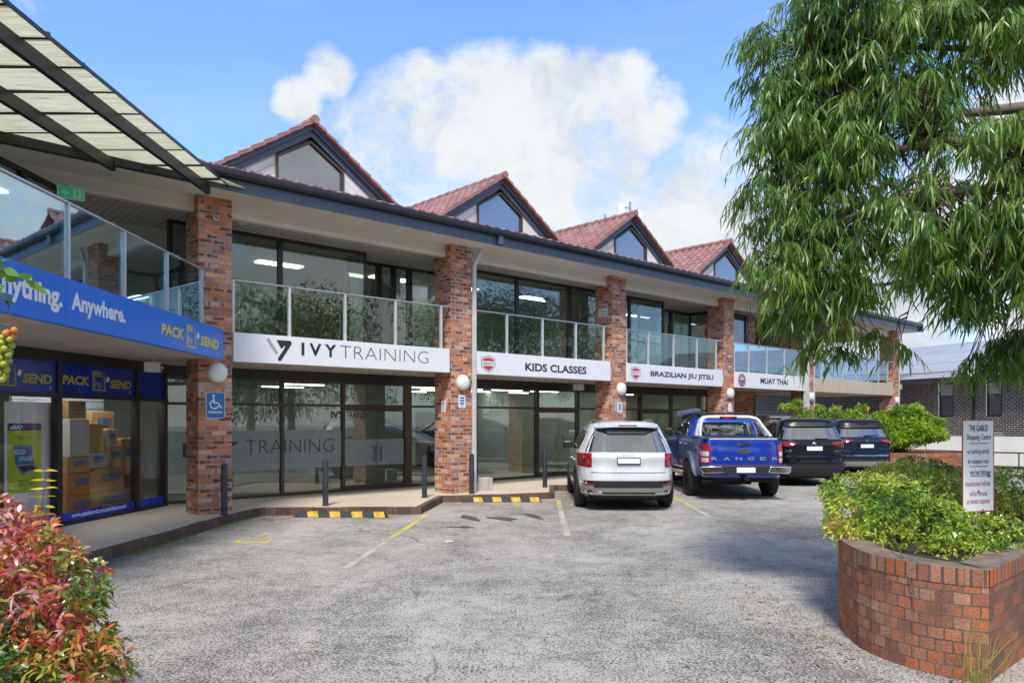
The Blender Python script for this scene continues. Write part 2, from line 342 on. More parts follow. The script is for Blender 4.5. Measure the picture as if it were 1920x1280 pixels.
def paving_mat():
    m, T = new_mat('beige_paving'); o = T.coord()
    c = T.ramp(T.noise(o, .9, 5, .6), [(.3, (.55, .46, .36)), (.7, (.64, .55, .44))])
    c = T.mix(T.ss(T.noise(o, 14, 5, .7), .55, .75, 0, .25), c, (.26, .21, .16))
    br = T.n('ShaderNodeTexBrick', offset=0.0); T.l(o, br.inputs[0]); br.inputs['Scale'].default_value = 1; br.inputs['Brick Width'].default_value = .6; br.inputs['Row Height'].default_value = .6
    br.inputs['Mortar Size'].default_value = .004; br.inputs['Color1'].default_value = (1, 1, 1, 1); br.inputs['Color2'].default_value = (.95, .95, .95, 1); br.inputs['Mortar'].default_value = (.72, .7, .68, 1)
    c = T.mix(1.0, c, br.outputs[0], 'MULTIPLY')
    out(T, pbsdf(T, c, .6)); return m
M['paving'] = paving_mat()
def worn_line(name, col):
    m, T = new_mat(name); o = T.coord()
    n1 = T.noise(o, 55, 3, .6); n2 = T.noise(o, 1.6, 4)
    k = T.ss(T.m('ADD', T.m('MULTIPLY', n1, .5), T.m('MULTIPLY', n2, .5)), .44, .52)
    c = T.mix(k, (.30, .29, .26), col)
    out(T, pbsdf(T, c, .8)); return m
M['line_yellow'] = worn_line('worn_yellow_line', (.58, .50, .05))
M['line_pale'] = worn_line('faded_line', (.46, .43, .34))

def leaf_mat(name, stops, rough=.42, trans=.28, spec=.5):
    m, T = new_mat(name)
    at = T.n('ShaderNodeAttribute', attribute_name='rnd')
    c = T.ramp(at.outputs['Fac'], stops)
    p = pbsdf(T, c, rough, spec=spec)
    t = T.n('ShaderNodeBsdfTranslucent'); T.l(T.mix(1.0, c, (1.5, 1.5, .7), 'MULTIPLY'), t.inputs[0])
    x = T.n('ShaderNodeMixShader'); x.inputs[0].default_value = trans; T.l(p, x.inputs[1]); T.l(t.outputs[0], x.inputs[2])
    out(T, x.outputs[0]); return m
M['gum_leaf'] = leaf_mat('gum_leaf', [(0, (.040, .085, .022)), (.30, (.085, .165, .030)), (.60, (.165, .285, .042)), (.90, (.28, .40, .075)), (1, (.38, .30, .09))], .34, .38, .6)
M['red_leaf'] = leaf_mat('nandina_red_leaf', [(0, (.045, .12, .015)), (.26, (.13, .22, .026)), (.40, (.38, .34, .045)), (.52, (.56, .22, .04)), (.66, (.54, .055, .045)), (.84, (.50, .10, .13)), (1, (.62, .36, .36))], .28, .18, .9)
M['green_leaf'] = leaf_mat('nandina_green_leaf', [(0, (.055, .13, .018)), (.25, (.16, .28, .028)), (.5, (.35, .46, .045)), (.86, (.55, .54, .09)), (.94, (.55, .24, .09)), (1, (.52, .16, .09))], .34, .28, .7)
M['lime_leaf'] = leaf_mat('lime_leaf', [(0, (.09, .19, .016)), (.5, (.24, .38, .022)), (1, (.42, .52, .045))], .5, .35)
M['strap_leaf'] = leaf_mat('strap_leaf', [(0, (.03, .10, .015)), (1, (.08, .20, .03))], .35, .25)
M['dry_grass'] = leaf_mat('dry_grass', [(0, (.16, .20, .03)), (1, (.42, .38, .10))], .6, .3)
M['berry_leaf'] = leaf_mat('berry_leaf', [(0, (.06, .17, .012)), (1, (.15, .30, .03))], .35, .35)
M['yellow_leaf'] = leaf_mat('yellow_leaf', [(0, (.45, .36, .02)), (.7, (.55, .40, .02)), (1, (.55, .22, .03))], .45, .35)
M['litter'] = leaf_mat('dry_leaf', [(0, (.10, .06, .03)), (.6, (.26, .17, .07)), (1, (.42, .33, .15))], .7, .05)
M['far_leaf'] = leaf_mat('mirror_tree_leaf', [(0, (.02, .05, .015)), (1, (.07, .13, .03))], .5, .2)
M['berry_o'] = plain('orange_berry', (.60, .18, .015), .3)
M['berry_g'] = plain('green_berry', (.30, .33, .03), .3)
M['bop_orange'] = plain('orange_petal', (.70, .22, .01), .5)
# ------------------------------------------------------------------ mesh building
class MB:
    def __init__(s): s.v = []; s.f = []; s.mi = []; s.uv = {}
    def add(s, vs, fs, mi=0, uvs=None):
        o = len(s.v); s.v += [tuple(p) for p in vs]
        for k, f in enumerate(fs):
            s.f.append(tuple(i + o for i in f)); s.mi.append(mi)
            if uvs: s.uv[len(s.f) - 1] = [uvs[i] for i in f]
        return s
    def box(s, x0, x1, y0, y1, z0, z1, mi=0):
        v = [(x0, y0, z0), (x1, y0, z0), (x1, y1, z0), (x0, y1, z0), (x0, y0, z1), (x1, y0, z1), (x1, y1, z1), (x0, y1, z1)]
        return s.add(v, [(0, 3, 2, 1), (4, 5, 6, 7), (0, 1, 5, 4), (1, 2, 6, 5), (2, 3, 7, 6), (3, 0, 4, 7)], mi)
    def prism(s, poly, d0, d1, axis='y', mi=0):
        """poly in the plane across axis; extruded from d0 to d1"""
        n = len(poly)
        def P(a, b, d): return (a, d, b) if axis == 'y' else ((d, a, b) if axis == 'x' else (a, b, d))
        v = [P(a, b, d0) for a, b in poly] + [P(a, b, d1) for a, b in poly]
        fs = [tuple(range(n)), tuple(range(2 * n - 1, n - 1, -1))] + [(i, i + n, (i + 1) % n + n, (i + 1) % n) for i in range(n)]
        return s.add(v, fs, mi)
    def tube(s, path, r, n=8, mi=0, cap=True):
        path = [Vector(p) for p in path]; rs = r if isinstance(r, (list, tuple)) else [r] * len(path)
        vs = []; up = Vector((0, 0, 1))
        for i, p in enumerate(path):
            d = (path[min(i + 1, len(path) - 1)] - path[max(i - 1, 0)]).normalized()
            a = d.cross(up); a = d.cross(Vector((1, 0, 0))) if a.length < .05 else a
            a.normalize(); b = d.cross(a)
            for k in range(n):
                t = 2 * math.pi * k / n; vs.append(p + (a * math.cos(t) + b * math.sin(t)) * rs[i])
        fs = [(i * n + k, i * n + (k + 1) % n, (i + 1) * n + (k + 1) % n, (i + 1) * n + k) for i in range(len(path) - 1) for k in range(n)]
        if cap: fs += [tuple(range(n - 1, -1, -1)), tuple(range((len(path) - 1) * n, len(path) * n))]
        return s.add(vs, fs, mi)
    def lathe(s, prof, n=24, c=(0, 0, 0), axis='z', mi=0):
        vs = []
        for r, h in prof:
            for k in range(n):
                t = 2 * math.pi * k / n; a, b = r * math.cos(t), r * math.sin(t)
                vs.append((c[0] + a, c[1] + b, c[2] + h) if axis == 'z' else ((c[0] + h, c[1] + a, c[2] + b) if axis == 'x' else (c[0] + a, c[1] + h, c[2] + b)))
        m_ = len(prof)
        fs = [(i * n + k, i * n + (k + 1) % n, (i + 1) * n + (k + 1) % n, (i + 1) * n + k) for i in range(m_ - 1) for k in range(n)]
        fs += [tuple(range(n - 1, -1, -1)), tuple(range((m_ - 1) * n, m_ * n))]
        return s.add(vs, fs, mi)
    def frame(s, x0, x1, z0, z1, w, y0, y1, mi=0):
        s.box(x0, x0 + w, y0, y1, z0, z1, mi); s.box(x1 - w, x1, y0, y1, z0, z1, mi)
        s.box(x0 + w, x1 - w, y0, y1, z1 - w, z1, mi); s.box(x0 + w, x1 - w, y0, y1, z0, z0 + w, mi); return s
    def build(s, name, mats, parent=None, smooth=False, bevel=0, world=False):
        me = bpy.data.meshes.new(name); me.from_pydata(s.v, [], s.f)
        for m in (mats if isinstance(mats, (list, tuple)) else [mats]): me.materials.append(M[m] if isinstance(m, str) else m)
        me.polygons.foreach_set('material_index', s.mi)
        me.update()
        bm = bmesh.new(); bm.from_mesh(me); bmesh.ops.recalc_face_normals(bm, faces=bm.faces); bm.to_mesh(me); bm.free()
        uvl = me.uv_layers.new(name='UVMap').data
        for p in me.polygons:
            nx, ny, nz = abs(p.normal.x), abs(p.normal.y), abs(p.normal.z)
            cu = s.uv.get(p.index)
            for li in p.loop_indices:
                vi = me.loops[li].vertex_index; co = me.vertices[vi].co
                if cu is not None:
                    vs_ = s.f[p.index]; uvl[li].uv = cu[vs_.index(vi)]
                elif nz > .7: uvl[li].uv = (co.x, co.y)
                elif nx > ny: uvl[li].uv = (co.y, co.z)
                else: uvl[li].uv = (co.x, co.z)
        if smooth:
            me.polygons.foreach_set('use_smooth', [True] * len(me.polygons)); me.set_sharp_from_angle(angle=R(smooth if smooth > 1 else 40))
        o = bpy.data.objects.new(name, me); COL.objects.link(o)
        if bevel:
            b = o.modifiers.new('bevel', 'BEVEL'); b.width = bevel; b.segments = 2; b.limit_method = 'ANGLE'; b.angle_limit = R(50)
        if parent is not None:
            o.parent = parent
            if world: o.matrix_parent_inverse = WM[parent.name].inverted()
        return o

WM = {}
def tag(o, label=None, cat=None, group=None, kind=None):
    if label: o['label'] = label
    if cat: o['category'] = cat
    if group: o['group'] = group
    if kind: o['kind'] = kind
    return o
def root(name, label, cat, loc=(0, 0, 0), rz=0.0, group=None):
    o = bpy.data.objects.new(name, None); COL.objects.link(o); o.empty_display_size = .2
    o.location = loc; o.rotation_euler = (0, 0, rz)
    WM[o.name] = Matrix.Translation(Vector(loc)) @ Matrix.Rotation(rz, 4, 'Z')
    return tag(o, label, cat, group)
def place(o, loc, rz=0.0):
    o.location = loc; o.rotation_euler = (0, 0, rz); return o
def copy_tree(o, parent=None):
    c = o.copy(); COL.objects.link(c)
    if parent is not None: c.parent = parent
    for ch in list(o.children): copy_tree(ch, c)
    return c
class Frame:
    def __init__(s, ox, oy, deg): s.o = Vector((ox, oy, 0)); s.rz = R(deg); s.x = Vector((math.cos(s.rz), math.sin(s.rz), 0)); s.y = Vector((-s.x.y, s.x.x, 0))
    def __call__(s, a, b, z=0.0): return tuple(s.o + s.x * a + s.y * b + Vector((0, 0, z)))
FA = Frame(-5.571, 13.381, 42.22)          # main front: x along the front, y inwards
WF = Frame(-5.04, 7.97, 91.48)             # balcony front of the angled wing
WS = Frame(-7.17, 11.94, 83.27)            # shop window line of the wing

_txt = {}
def text_geo(body, bold=0.0, shear=0.0, space=1.0):
    k = (body, bold, shear, space)
    if k in _txt: return _txt[k]
    cu = bpy.data.curves.new('t', 'FONT'); cu.body = body; cu.size = 1; cu.offset = bold; cu.shear = shear; cu.resolution_u = 3; cu.fill_mode = 'FRONT'; cu.space_character = space
    ob = bpy.data.objects.new('t', cu); COL.objects.link(ob)
    dg = bpy.context.evaluated_depsgraph_get(); me = bpy.data.meshes.new_from_object(ob.evaluated_get(dg))
    v = np.array([x.co[:2] for x in me.vertices]); f = [tuple(p.vertices) for p in me.polygons]
    bpy.data.objects.remove(ob); bpy.data.curves.remove(cu); bpy.data.meshes.remove(me)
    _txt[k] = (v, f); return v, f
def text(mb, body, x0, x1, z0, z1, y=0.0, bold=0.0, shear=0.0, mi=0, space=1.0, fn=None, thick=0.0):
    """letters fitted to the box x0..x1, z0..z1 on the plane y"""
    v, f = text_geo(body, bold, shear, space)
    a, b = v.min(0), v.max(0); q = (v - a) / (b - a)
    for k, dx in enumerate((0, -thick, thick, -thick / 2, thick / 2) if thick else (0,)):   # strokes thickened sideways
        pts = [(x0 + thick + p[0] * (x1 - x0 - 2 * thick) + dx, y - .0007 * k, z0 + p[1] * (z1 - z0)) for p in q]
        if fn: pts = [fn(p) for p in pts]
        mb.add(pts, f, mi)
    return mb

def leaves(name, P, D, L, W, rnd, mat, parent=None, droop=.25, side=None, world=False, fold=.0):
    """lance shaped leaves: base P, direction D, length L, width W, bending down by droop"""
    P = np.asarray(P, float); D = np.asarray(D, float); N = len(P)
    D = D / np.linalg.norm(D, axis=1, keepdims=True)
    S = rng.normal(size=(N, 3)) if side is None else side
    S = S - (S * D).sum(1, keepdims=True) * D; S /= np.linalg.norm(S, axis=1, keepdims=True) + 1e-9
    Nn = np.cross(D, S)
    ts = [(0, .18), (.30, 1.0), (.68, .72), (1.0, .04)]
    V = np.zeros((N, 8, 3)); L = np.asarray(L)[:, None]; W = np.asarray(W)[:, None]
    g = np.array([0, 0, -1.0])
    for i, (t, ww) in enumerate(ts):
        c = P + D * L * t + g * (droop * L * t * t) + Nn * (L * .10 * math.sin(t * 2.6))
        V[:, 2 * i] = c - S * W * ww * .5; V[:, 2 * i + 1] = c + S * W * ww * .5
    base = (np.arange(N) * 8)[:, None]
    F = np.concatenate([base + np.array([2 * i, 2 * i + 1, 2 * i + 3, 2 * i + 2]) for i in range(3)], 1).reshape(-1, 4)
    me = bpy.data.meshes.new(name)
    me.vertices.add(N * 8); me.vertices.foreach_set('co', V.reshape(-1))
    me.loops.add(F.size); me.loops.foreach_set('vertex_index', F.reshape(-1).astype(np.int32))
    me.polygons.add(len(F)); me.polygons.foreach_set('loop_start', np.arange(0, F.size, 4, dtype=np.int32))
    try: me.polygons.foreach_set('loop_total', np.full(len(F), 4, np.int32))
    except Exception: pass
    me.update(calc_edges=True)
    a = me.attributes.new('rnd', 'FLOAT', 'POINT'); a.data.foreach_set('value', np.repeat(np.clip(rnd, 0, 1), 8).astype(np.float32))
    me.polygons.foreach_set('use_smooth', np.ones(len(F), bool))
    me.materials.append(M[mat])
    o = bpy.data.objects.new(name, me); COL.objects.link(o)
    if parent is not None:
        o.parent = parent
        if world: o.matrix_parent_inverse = WM[parent.name].inverted()
    return o
# ================================================================== the setting
PV = 0.14
g = MB(); g.add([(-120, -80, 0), (160, -80, 0), (160, 260, 0), (-120, 260, 0)], [(0, 1, 2, 3)])
tag(g.build('car_park_ground', 'asphalt'), kind='structure')
kerb_pts = [(-5.9, 4.0), (-5.55, 7.5), (-5.32, 9.89), (-5.14, 11.62), (-5.09, 12.6), (-5.01, 13.46), (-4.82, 14.43), (-3.29, 14.50), (-1.79, 14.58), (-1.57, 16.67), (-.36, 16.99), (.95, 17.50), (1.04, 19.31), (3.3, 19.75), (4.2, 20.1), (4.3, 22.3), (7.4, 23.2), (7.5, 25.4), (10.6, 26.4), (10.7, 28.6), (14.0, 31.5), (19.5, 36.5)]
back = [(15.0, 42.0), (-14.0, 16.0), (-14.0, 4.0)]
poly = kerb_pts + back
pv = MB(); n = len(poly)
pv.add([(x, y, PV) for x, y in poly] + [(x, y, -.05) for x, y in poly], [tuple(range(n))] + [(i, (i + 1) % n, (i + 1) % n + n, i + n) for i in range(n)])
tag(pv.build('shop_footpath', 'paving'), kind='structure')
# brick edging: own stones, proud of the paving by 4 mm
kb = MB(); acc = 0
for (x0, y0), (x1, y1) in zip(kerb_pts[:-1], kerb_pts[1:]):
    L = math.hypot(x1 - x0, y1 - y0); ex, ey = (x1 - x0) / L, (y1 - y0) / L; nx, ny = -ey, ex      # inwards
    k = max(1, round(L / .5))
    for i in range(k):
        a, b = L * i / k + (.003), L * (i + 1) / k - .003
        j = rng.uniform(-.006, .006); hz = PV + .006 + rng.uniform(-.004, .004); o_ = -.035 + j
        p = [(x0 + ex * a + nx * o_, y0 + ey * a + ny * o_), (x0 + ex * b + nx * o_, y0 + ey * b + ny * o_), (x0 + ex * b + nx * .085, y0 + ey * b + ny * .085), (x0 + ex * a + nx * .085, y0 + ey * a + ny * .085)]
        u = acc + a
        vs = [(*q, -.02) for q in p] + [(*q, hz) for q in p]
        uv = [(u, 0), (u + b - a, 0), (u + b - a, .3), (u, .3), (u, .15), (u + b - a, .15), (u + b - a, .27), (u, .27)]
        kb.add(vs, [(4, 5, 6, 7), (0, 1, 5, 4), (1, 2, 6, 5), (2, 3, 7, 6), (3, 0, 4, 7)], 0, uv)
    acc += L
tag(kb.build('kerb', 'kerb_brick', bevel=.008), kind='structure')
# painted lines
def line(name, a, b, wd, mat, z=.004):
    a, b = Vector((*a, 0)), Vector((*b, 0)); d = (b - a).normalized(); s = Vector((-d.y, d.x, 0)) * wd / 2
    m = MB(); n = 14
    for i in range(n):
        p, q = a.lerp(b, i / n), a.lerp(b, (i + 1) / n)
        m.add([p - s + Vector((0, 0, z)), q - s + Vector((0, 0, z)), q + s + Vector((0, 0, z)), p + s + Vector((0, 0, z))], [(0, 1, 2, 3)])
    return tag(m.build(name, mat), kind='structure')
line('painted_bay_line', (-1.64, 14.5), (-1.87, 11.6), .10, 'line_yellow'); line('faded_bay_line', (-1.87, 11.6), (-2.06, 9.3), .10, 'line_pale', .0045)
line('painted_bay_line', (1.06, 17.2), (1.0, 15.9), .10, 'line_yellow'); line('faded_bay_line', (1.0, 15.9), (.88, 11.9), .10, 'line_pale')
line('painted_bay_line', (3.84, 18.9), (3.76, 15.5), .10, 'line_yellow'); line('faded_bay_line', (3.76, 15.5), (3.74, 14.3), .10, 'line_pale')
line('faded_bay_line', (6.6, 20.5), (6.45, 17.0), .10, 'line_pale')
# wheelchair mark painted on the ground: wheel ring, back and leg
wc = MB()
cx, cy = -3.92, 11.40; ring = []
for i in range(20):
    t0, t1 = R(60 + i * 15), R(60 + (i + 1) * 15)
    wc.add([(cx + r * math.cos(t), cy + r * 1.0 * math.sin(t), .004) for r, t in ((.19, t0), (.26, t0), (.26, t1), (.19, t1))], [(0, 1, 2, 3)])
for x0, x1, y0, y1 in ((cx - .05, cx + .03, cy + .05, cy + .50), (cx + .03, cx + .28, cy + .05, cy + .12), (cx + .20, cx + .28, cy - .28, cy + .05), (cx + .28, cx + .42, cy - .28, cy - .20)):
    wc.add([(x0, y0, .0045), (x1, y0, .0045), (x1, y1, .0045), (x0, y1, .0045)], [(0, 1, 2, 3)])
wc.add([(cx - .01 + .075 * math.cos(t * .5236), cy + .60 + .075 * math.sin(t * .5236), .004) for t in range(12)], [tuple(range(12))])
tag(wc.build('painted_wheelchair_mark', 'line_yellow'), kind='structure')
# damp patches in the empty bay
def blotch(c, sx, sy, ang, seed, jag=.35):
    r_ = np.random.default_rng(seed); m = MB(); k = 34; ph = r_.uniform(0, 6, 5)
    pts = []
    for i in range(k):
        t = 2 * math.pi * i / k; q = 1 + jag * sum(math.sin((j + 2) * t + ph[j]) / (j + 1.3) for j in range(5))
        x, y = sx * q * math.cos(t), sy * q * math.sin(t)
        pts.append((c[0] + x * math.cos(ang) - y * math.sin(ang), c[1] + x * math.sin(ang) + y * math.cos(ang), .003))
    m.add(pts, [tuple(range(k))]); return tag(m.build('damp_patch', 'stain'), kind='structure')
blotch((-.78, 14.05), .13, .42, .25, 1, .30); blotch((-.18, 13.95), .16, .42, .75, 2, .32); blotch((.38, 14.35), .10, .50, .45, 3, .4); blotch((-.85, 12.85), .22, .10, -.5, 4, .45)

# ================================================================== the shopping centre
B = root('shopping_centre', 'two storey brick shopping centre with four tiled gables over glazed shopfronts', 'building', FA(0, 0, 0), FA.rz)
SP = 5.644; PW, PD = .602, .619; ZT = 5.835
PS = [0, SP, 2 * SP, 3 * SP, 4 * SP, 30.86]
for s in PS:
    m = MB().box(s, s + PW, 0, PD, PV - .02, ZT + .004); m.build('brick_pillar', 'brick', B)
SL, SR = -8.6, 32.2
# soffit with its boxed beam, ceilings, balcony slab
m = MB(); m.box(SL, SR, -.60, .215, ZT, ZT + .03); m.build('eaves_soffit', 'soffit', B)
m = MB(); m.box(SL, SR, .215, .36, 5.57, ZT + .02); m.box(SL, SR, .19, .2149, 5.60, 5.66); m.build('eaves_beam', 'soffit', B)
m = MB(); m.box(SL, SR, .3601, 3.0, 5.60, 5.64); m.build('balcony_ceiling', 'upslats', B)
m = MB(); m.box(.3, 22.9, .06, 8.0, 2.92, 3.40); m.build('floor_slab', 'slats', B)
m = MB(); m.box(22.58 + PW, 30.86, .02, 3.6, 2.90, 3.43); m.box(30.86 + PW, 31.9, .02, 3.6, 3.2, 3.43); m.build('balcony_slab', 'beige_render', B)
# fascia and gutter
m = MB(); m.box(SL, SR, -.64, -.60, ZT - .012, 6.10); m.build('fascia_board', 'slate', B)
m = MB()
prof = [(-.64, 6.02), (-.74, 6.03), (-.775, 6.07), (-.785, 6.14), (-.775, 6.165), (-.76, 6.165), (-.745, 6.08), (-.64, 6.075)]
m.add([(SL, a, b) for a, b in prof] + [(SR, a, b) for a, b in prof], [tuple(range(8)), tuple(range(15, 7, -1))] + [(i, (i + 1) % 8, (i + 1) % 8 + 8, i + 8) for i in range(8)])
m.build('gutter', 'gutter', B, smooth=30)
# end return of fascia and gutter at the far hip
m = MB(); m.box(SR + .001, SR + .04, -.785, 9.0, ZT - .012, 6.165); m.build('fascia_board', 'slate', B)
# main tiled roof: waved courses
def tile_grid(x0, x1, nx, rows, z_of, amp=.028, wave=.30, thick=.035):
    """tiles laid in courses: waves across, a step at every course"""
    vs, fs = [], []; cols = int((x1 - x0) / wave * 6) + 1
    for r_ in range(rows):
        for e in (0, 1):
            for c in range(cols + 1):
                x = x0 + (x1 - x0) * c / cols
                ph = (x / wave) % 1.0
                h = amp * (math.sin(ph * 2 * math.pi) + .35 * math.sin(ph * 4 * math.pi + .6)) + (thick if e == 0 else 0)
                vs.append((x, (r_ + e) / rows, h))
    for k in range(2 * rows - 1):
        for c in range(cols): fs.append((k * (cols + 1) + c, k * (cols + 1) + c + 1, (k + 1) * (cols + 1) + c + 1, (k + 1) * (cols + 1) + c))
    # front lip of the first course
    o = len(vs)
    for c in range(cols + 1): x, y, h = vs[c]; vs.append((x, y, h - .05))
    for c in range(cols): fs.append((o + c, o + c + 1, c + 1, c))
    return vs, fs
PITCH = .315
vs, fs = tile_grid(SL, SR, 0, 24, None)
m = MB(); dep = 7.7; m.add([(x, -.765 + y * dep - h * .3, 6.140 + y * dep * PITCH + h) for x, y, h in vs], fs); m.build('tiled_roof', 'tile', B, smooth=35)
m = MB(); m.add([(SL, 7.0, 6.1 + dep * PITCH), (SR, 7.0, 6.1 + dep * PITCH), (SR, 14, 6.1), (SL, 14, 6.1)], [(0, 1, 2, 3)]); m.build('rear_roof', 'tile', B)
# gables
for k in range(4):
    sc = 3.19 + 5.69 * k; za, hw, sl = 8.50, 2.42, .672; t0 = 2.0
    zb = za - hw * sl
    # cladding wall with pentagon window hole: built as boards around the window
    ww, zs, zp, zw0 = .83, 7.60, 8.11, 6.75
    clads = []
    for sg in (-1, 1):
        nb = 10; g_ = MB(); clads.append(g_)
        for i in range(nb):                                           # raking boards parallel to the barge
            off0, off1 = .13 + i * .155, .13 + (i + 1) * .155 - .008
            pts = []
            for off in (off0, off1):
                for x in (ww, hw):
                    pts.append((x, za - x * sl - off * 1.2))
            a, b, c, d = pts[0], pts[1], pts[3], pts[2]
            g_.prism([(sc + sg * p[0], p[1]) for p in (a, b, c, d)], t0, t0 + .03 + .004 * (i % 2))
    pass
    bk = MB(); bk.prism([(sc - hw, zb - 1.2), (sc + hw, zb - 1.2), (sc + hw, zb - .1), (sc, za - .1), (sc - hw, zb - .1)], t0 + .08, t0 + .12); dorm = bk.build('gable_dormer', 'frame', B)
    for g_ in clads: g_.build('board_cladding', 'clad', dorm)
    # barge boards, two layers
    for lay, (o0, o1, ty) in enumerate(((.0, .16, t0 - .11), (.1605, .305, t0 - .05))):
        bb = MB()
        for sg in (-1, 1):
            e = hw + .08 - lay * .02
            bb.prism([(sc + sg * .0, za - o0), (sc + sg * e, za - e * sl - o0), (sc + sg * e, za - e * sl - o1), (sc, za - o1)], ty, ty + .05)
        bb.build('barge_board', 'slate', dorm)
    # window
    fr = MB(); q = .055
    outp = [(sc - ww, zw0), (sc - ww, zs), (sc, zp), (sc + ww, zs), (sc + ww, zw0)]
    inp = [(sc - ww + q, zw0), (sc - ww + q, zs - q * .6), (sc, zp - q * 1.25), (sc + ww - q, zs - q * .6), (sc + ww - q, zw0)]
    for i in range(4): fr.prism([outp[i], outp[i + 1], inp[i + 1], inp[i]], t0 - .045, t0 + .05)
    fr.build('window_frame', 'bronze', dorm)
    pn = MB(); pn.prism(inp, t0 + .012, t0 + .02); pn.build('window_pane', 'dormer_glass', dorm)
    # two tiled slopes and the ridge
    dr = MB(); Ln = 5.6
    for sg in (-1, 1):
        vs, fs = tile_grid(0, Ln, 0, 9, None, amp=.03, wave=.31, thick=.04)
        sw = hw + .16
        dr.add([(sc + sg * (sw * (1 - y) + .0), t0 - .22 + x, za - sw * (1 - y) * sl + .02 + h * 1.1) for x, y, h in vs], fs)
        # verge: stepped tile ends seen from the front
        for r_ in range(9):
            x1, x0 = sw * (1 - r_ / 9), sw * (1 - (r_ + 1) / 9)
            dr.add([(sc + sg * x0, t0 - .24, za - x0 * sl + .02), (sc + sg * x1, t0 - .24, za - x1 * sl + .058), (sc + sg * x1, t0 - .24, za - x1 * sl - .02), (sc + sg * x0, t0 - .24, za - x0 * sl - .04)] +
                   [(sc + sg * x0, t0 - .06, za - x0 * sl + .02), (sc + sg * x1, t0 - .06, za - x1 * sl + .058), (sc + sg * x1, t0 - .06, za - x1 * sl - .02), (sc + sg * x0, t0 - .06, za - x0 * sl - .04)],
                   [(0, 1, 2, 3), (4, 5, 6, 7), (0, 1, 5, 4), (1, 2, 6, 5), (2, 3, 7, 6), (3, 0, 4, 7)])
    dr.build('dormer_roof', 'tile', dorm, smooth=35)
    rd = MB()
    for i in range(14):
        y0 = t0 - .26 + i * .42
        rd.tube([(sc, y0, za + .035), (sc, y0 + .40, za + .025)], [.10, .085], 10)
    rd.build('ridge_cap', 'tile', dorm, smooth=40)

# ---- ground floor glazing: frame members and panes on the line t = 2.15
TG = 2.15; ZH, ZTR = 2.71, 2.13
def bay_frames(mull, thick, mat, x0, x1, z0, z1, trans, t, name='shopfront_frame'):
    m = MB()
    for s, wd in mull: m.box(s - wd / 2, s + wd / 2, t - .05, t + .07, z0, z1)
    xs = sorted(s for s, _ in mull); ws = dict(mull)
    for a, b in zip(xs[:-1], xs[1:]):
        p, q = a + ws[a] / 2, b - ws[b] / 2
        m.box(p, q, t - .045, t + .065, z0, z0 + .06); m.box(p, q, t - .045, t + .065, z1 - .05, z1)
        if trans: m.box(p, q, t - .045, t + .065, trans, trans + .055)
    return m.build(name, mat, B)
def pane(x0, x1, z0, z1, t, mat='shop_glass', name='shopfront_pane', par=None):
    return MB().box(x0, x1, t, t + .012, z0, z1).build(name, mat, par or B)
mull_all = [(.02, .08), (2.58, .07), (4.10, .07), (5.92, .20), (8.12, .10), (10.45, .11), (12.18, .11), (14.40, .08), (15.26, .09), (16.99, .09), (18.68, .08), (19.42, .10)]
bay_frames(mull_all, .08, 'bronze', 0, 0, PV, ZH, ZTR, TG)
for (a, wa), (b, wb) in zip(mull_all[:-1], mull_all[1:]):
    pane(a + wa / 2, b - wb / 2, PV + .06, ZTR, TG); pane(a + wa / 2, b - wb / 2, ZTR + .055, ZH - .05, TG)
m = MB(); m.box(.0, 19.5, TG - .06, TG + .10, ZH, 2.92); m.build('shopfront_header', 'frame', B)
# glass double doors with their meeting line and handles
def doors(s0, s1, sm, hh, shape):
    d = MB(); d.box(s0, s1, TG - .052, TG - .046, ZTR - .10, ZTR - .002); d.box(s0, s1, TG - .055, TG - .046, PV + .06, PV + .13)
    d.box(sm - .006, sm + .006, TG - .05, TG - .046, PV + .13, ZTR - .10)
    dd = d.build('shop_door', 'bronze', B)
    for sg in (-1, 1):
        x = sm + sg * .09; h = MB()
        if shape == 'bar': h.tube([(x, TG - .10, hh), (x, TG - .10, hh + .36)], .014, 8); h.box(x - .01, x + .01, TG - .10, TG - .046, hh + .03, hh + .05); h.box(x - .01, x + .01, TG - .10, TG - .046, hh + .31, hh + .33)
        else: h.tube([(x + sg * .0, TG - .05, hh), (x + sg * .07, TG - .10, hh + .0), (x + sg * .07, TG - .10, hh + .42), (x, TG - .05, hh + .42)], .013, 8)
        h.build('door_handle', 'bronze' if shape == 'bar' else 'black', dd)
doors(4.14, 5.82, 5.00, .82, 'bar'); doors(10.50, 12.12, 11.30, .92, 'loop'); doors(15.31, 16.94, 16.1, .92, 'loop')
# frosted film on the training shop glass with its lettering
M['frost'] = plain('frosted_film', (.21, .26, .26), .3, spec=.6, var=.05)
m = MB(); m.box(.10, 2.53, TG - .008, TG - .004, .73, 1.59); m.box(2.63, 4.05, TG - .008, TG - .004, .73, 1.59); m.box(4.15, 5.80, TG - .008, TG - .004, .73, 1.35); m.build('frosted_film', 'frost', B)
lt = MB()
text(lt, 'IVY', .45, 1.62, 1.06, 1.36, TG - .012, .03); text(lt, 'TRAINING', 1.75, 3.85, 1.09, 1.39, TG - .012, -.02)
lt.build('window_lettering', 'letter_dark', B); lt = MB()
text(lt, 'IVY', 3.79, 4.13, 1.86, 2.02, TG - .012, .03); text(lt, 'TRAINING', 4.18, 4.86, 1.86, 2.02, TG - .012, .0)
lt.build('window_lettering', 'letter_dark', B)
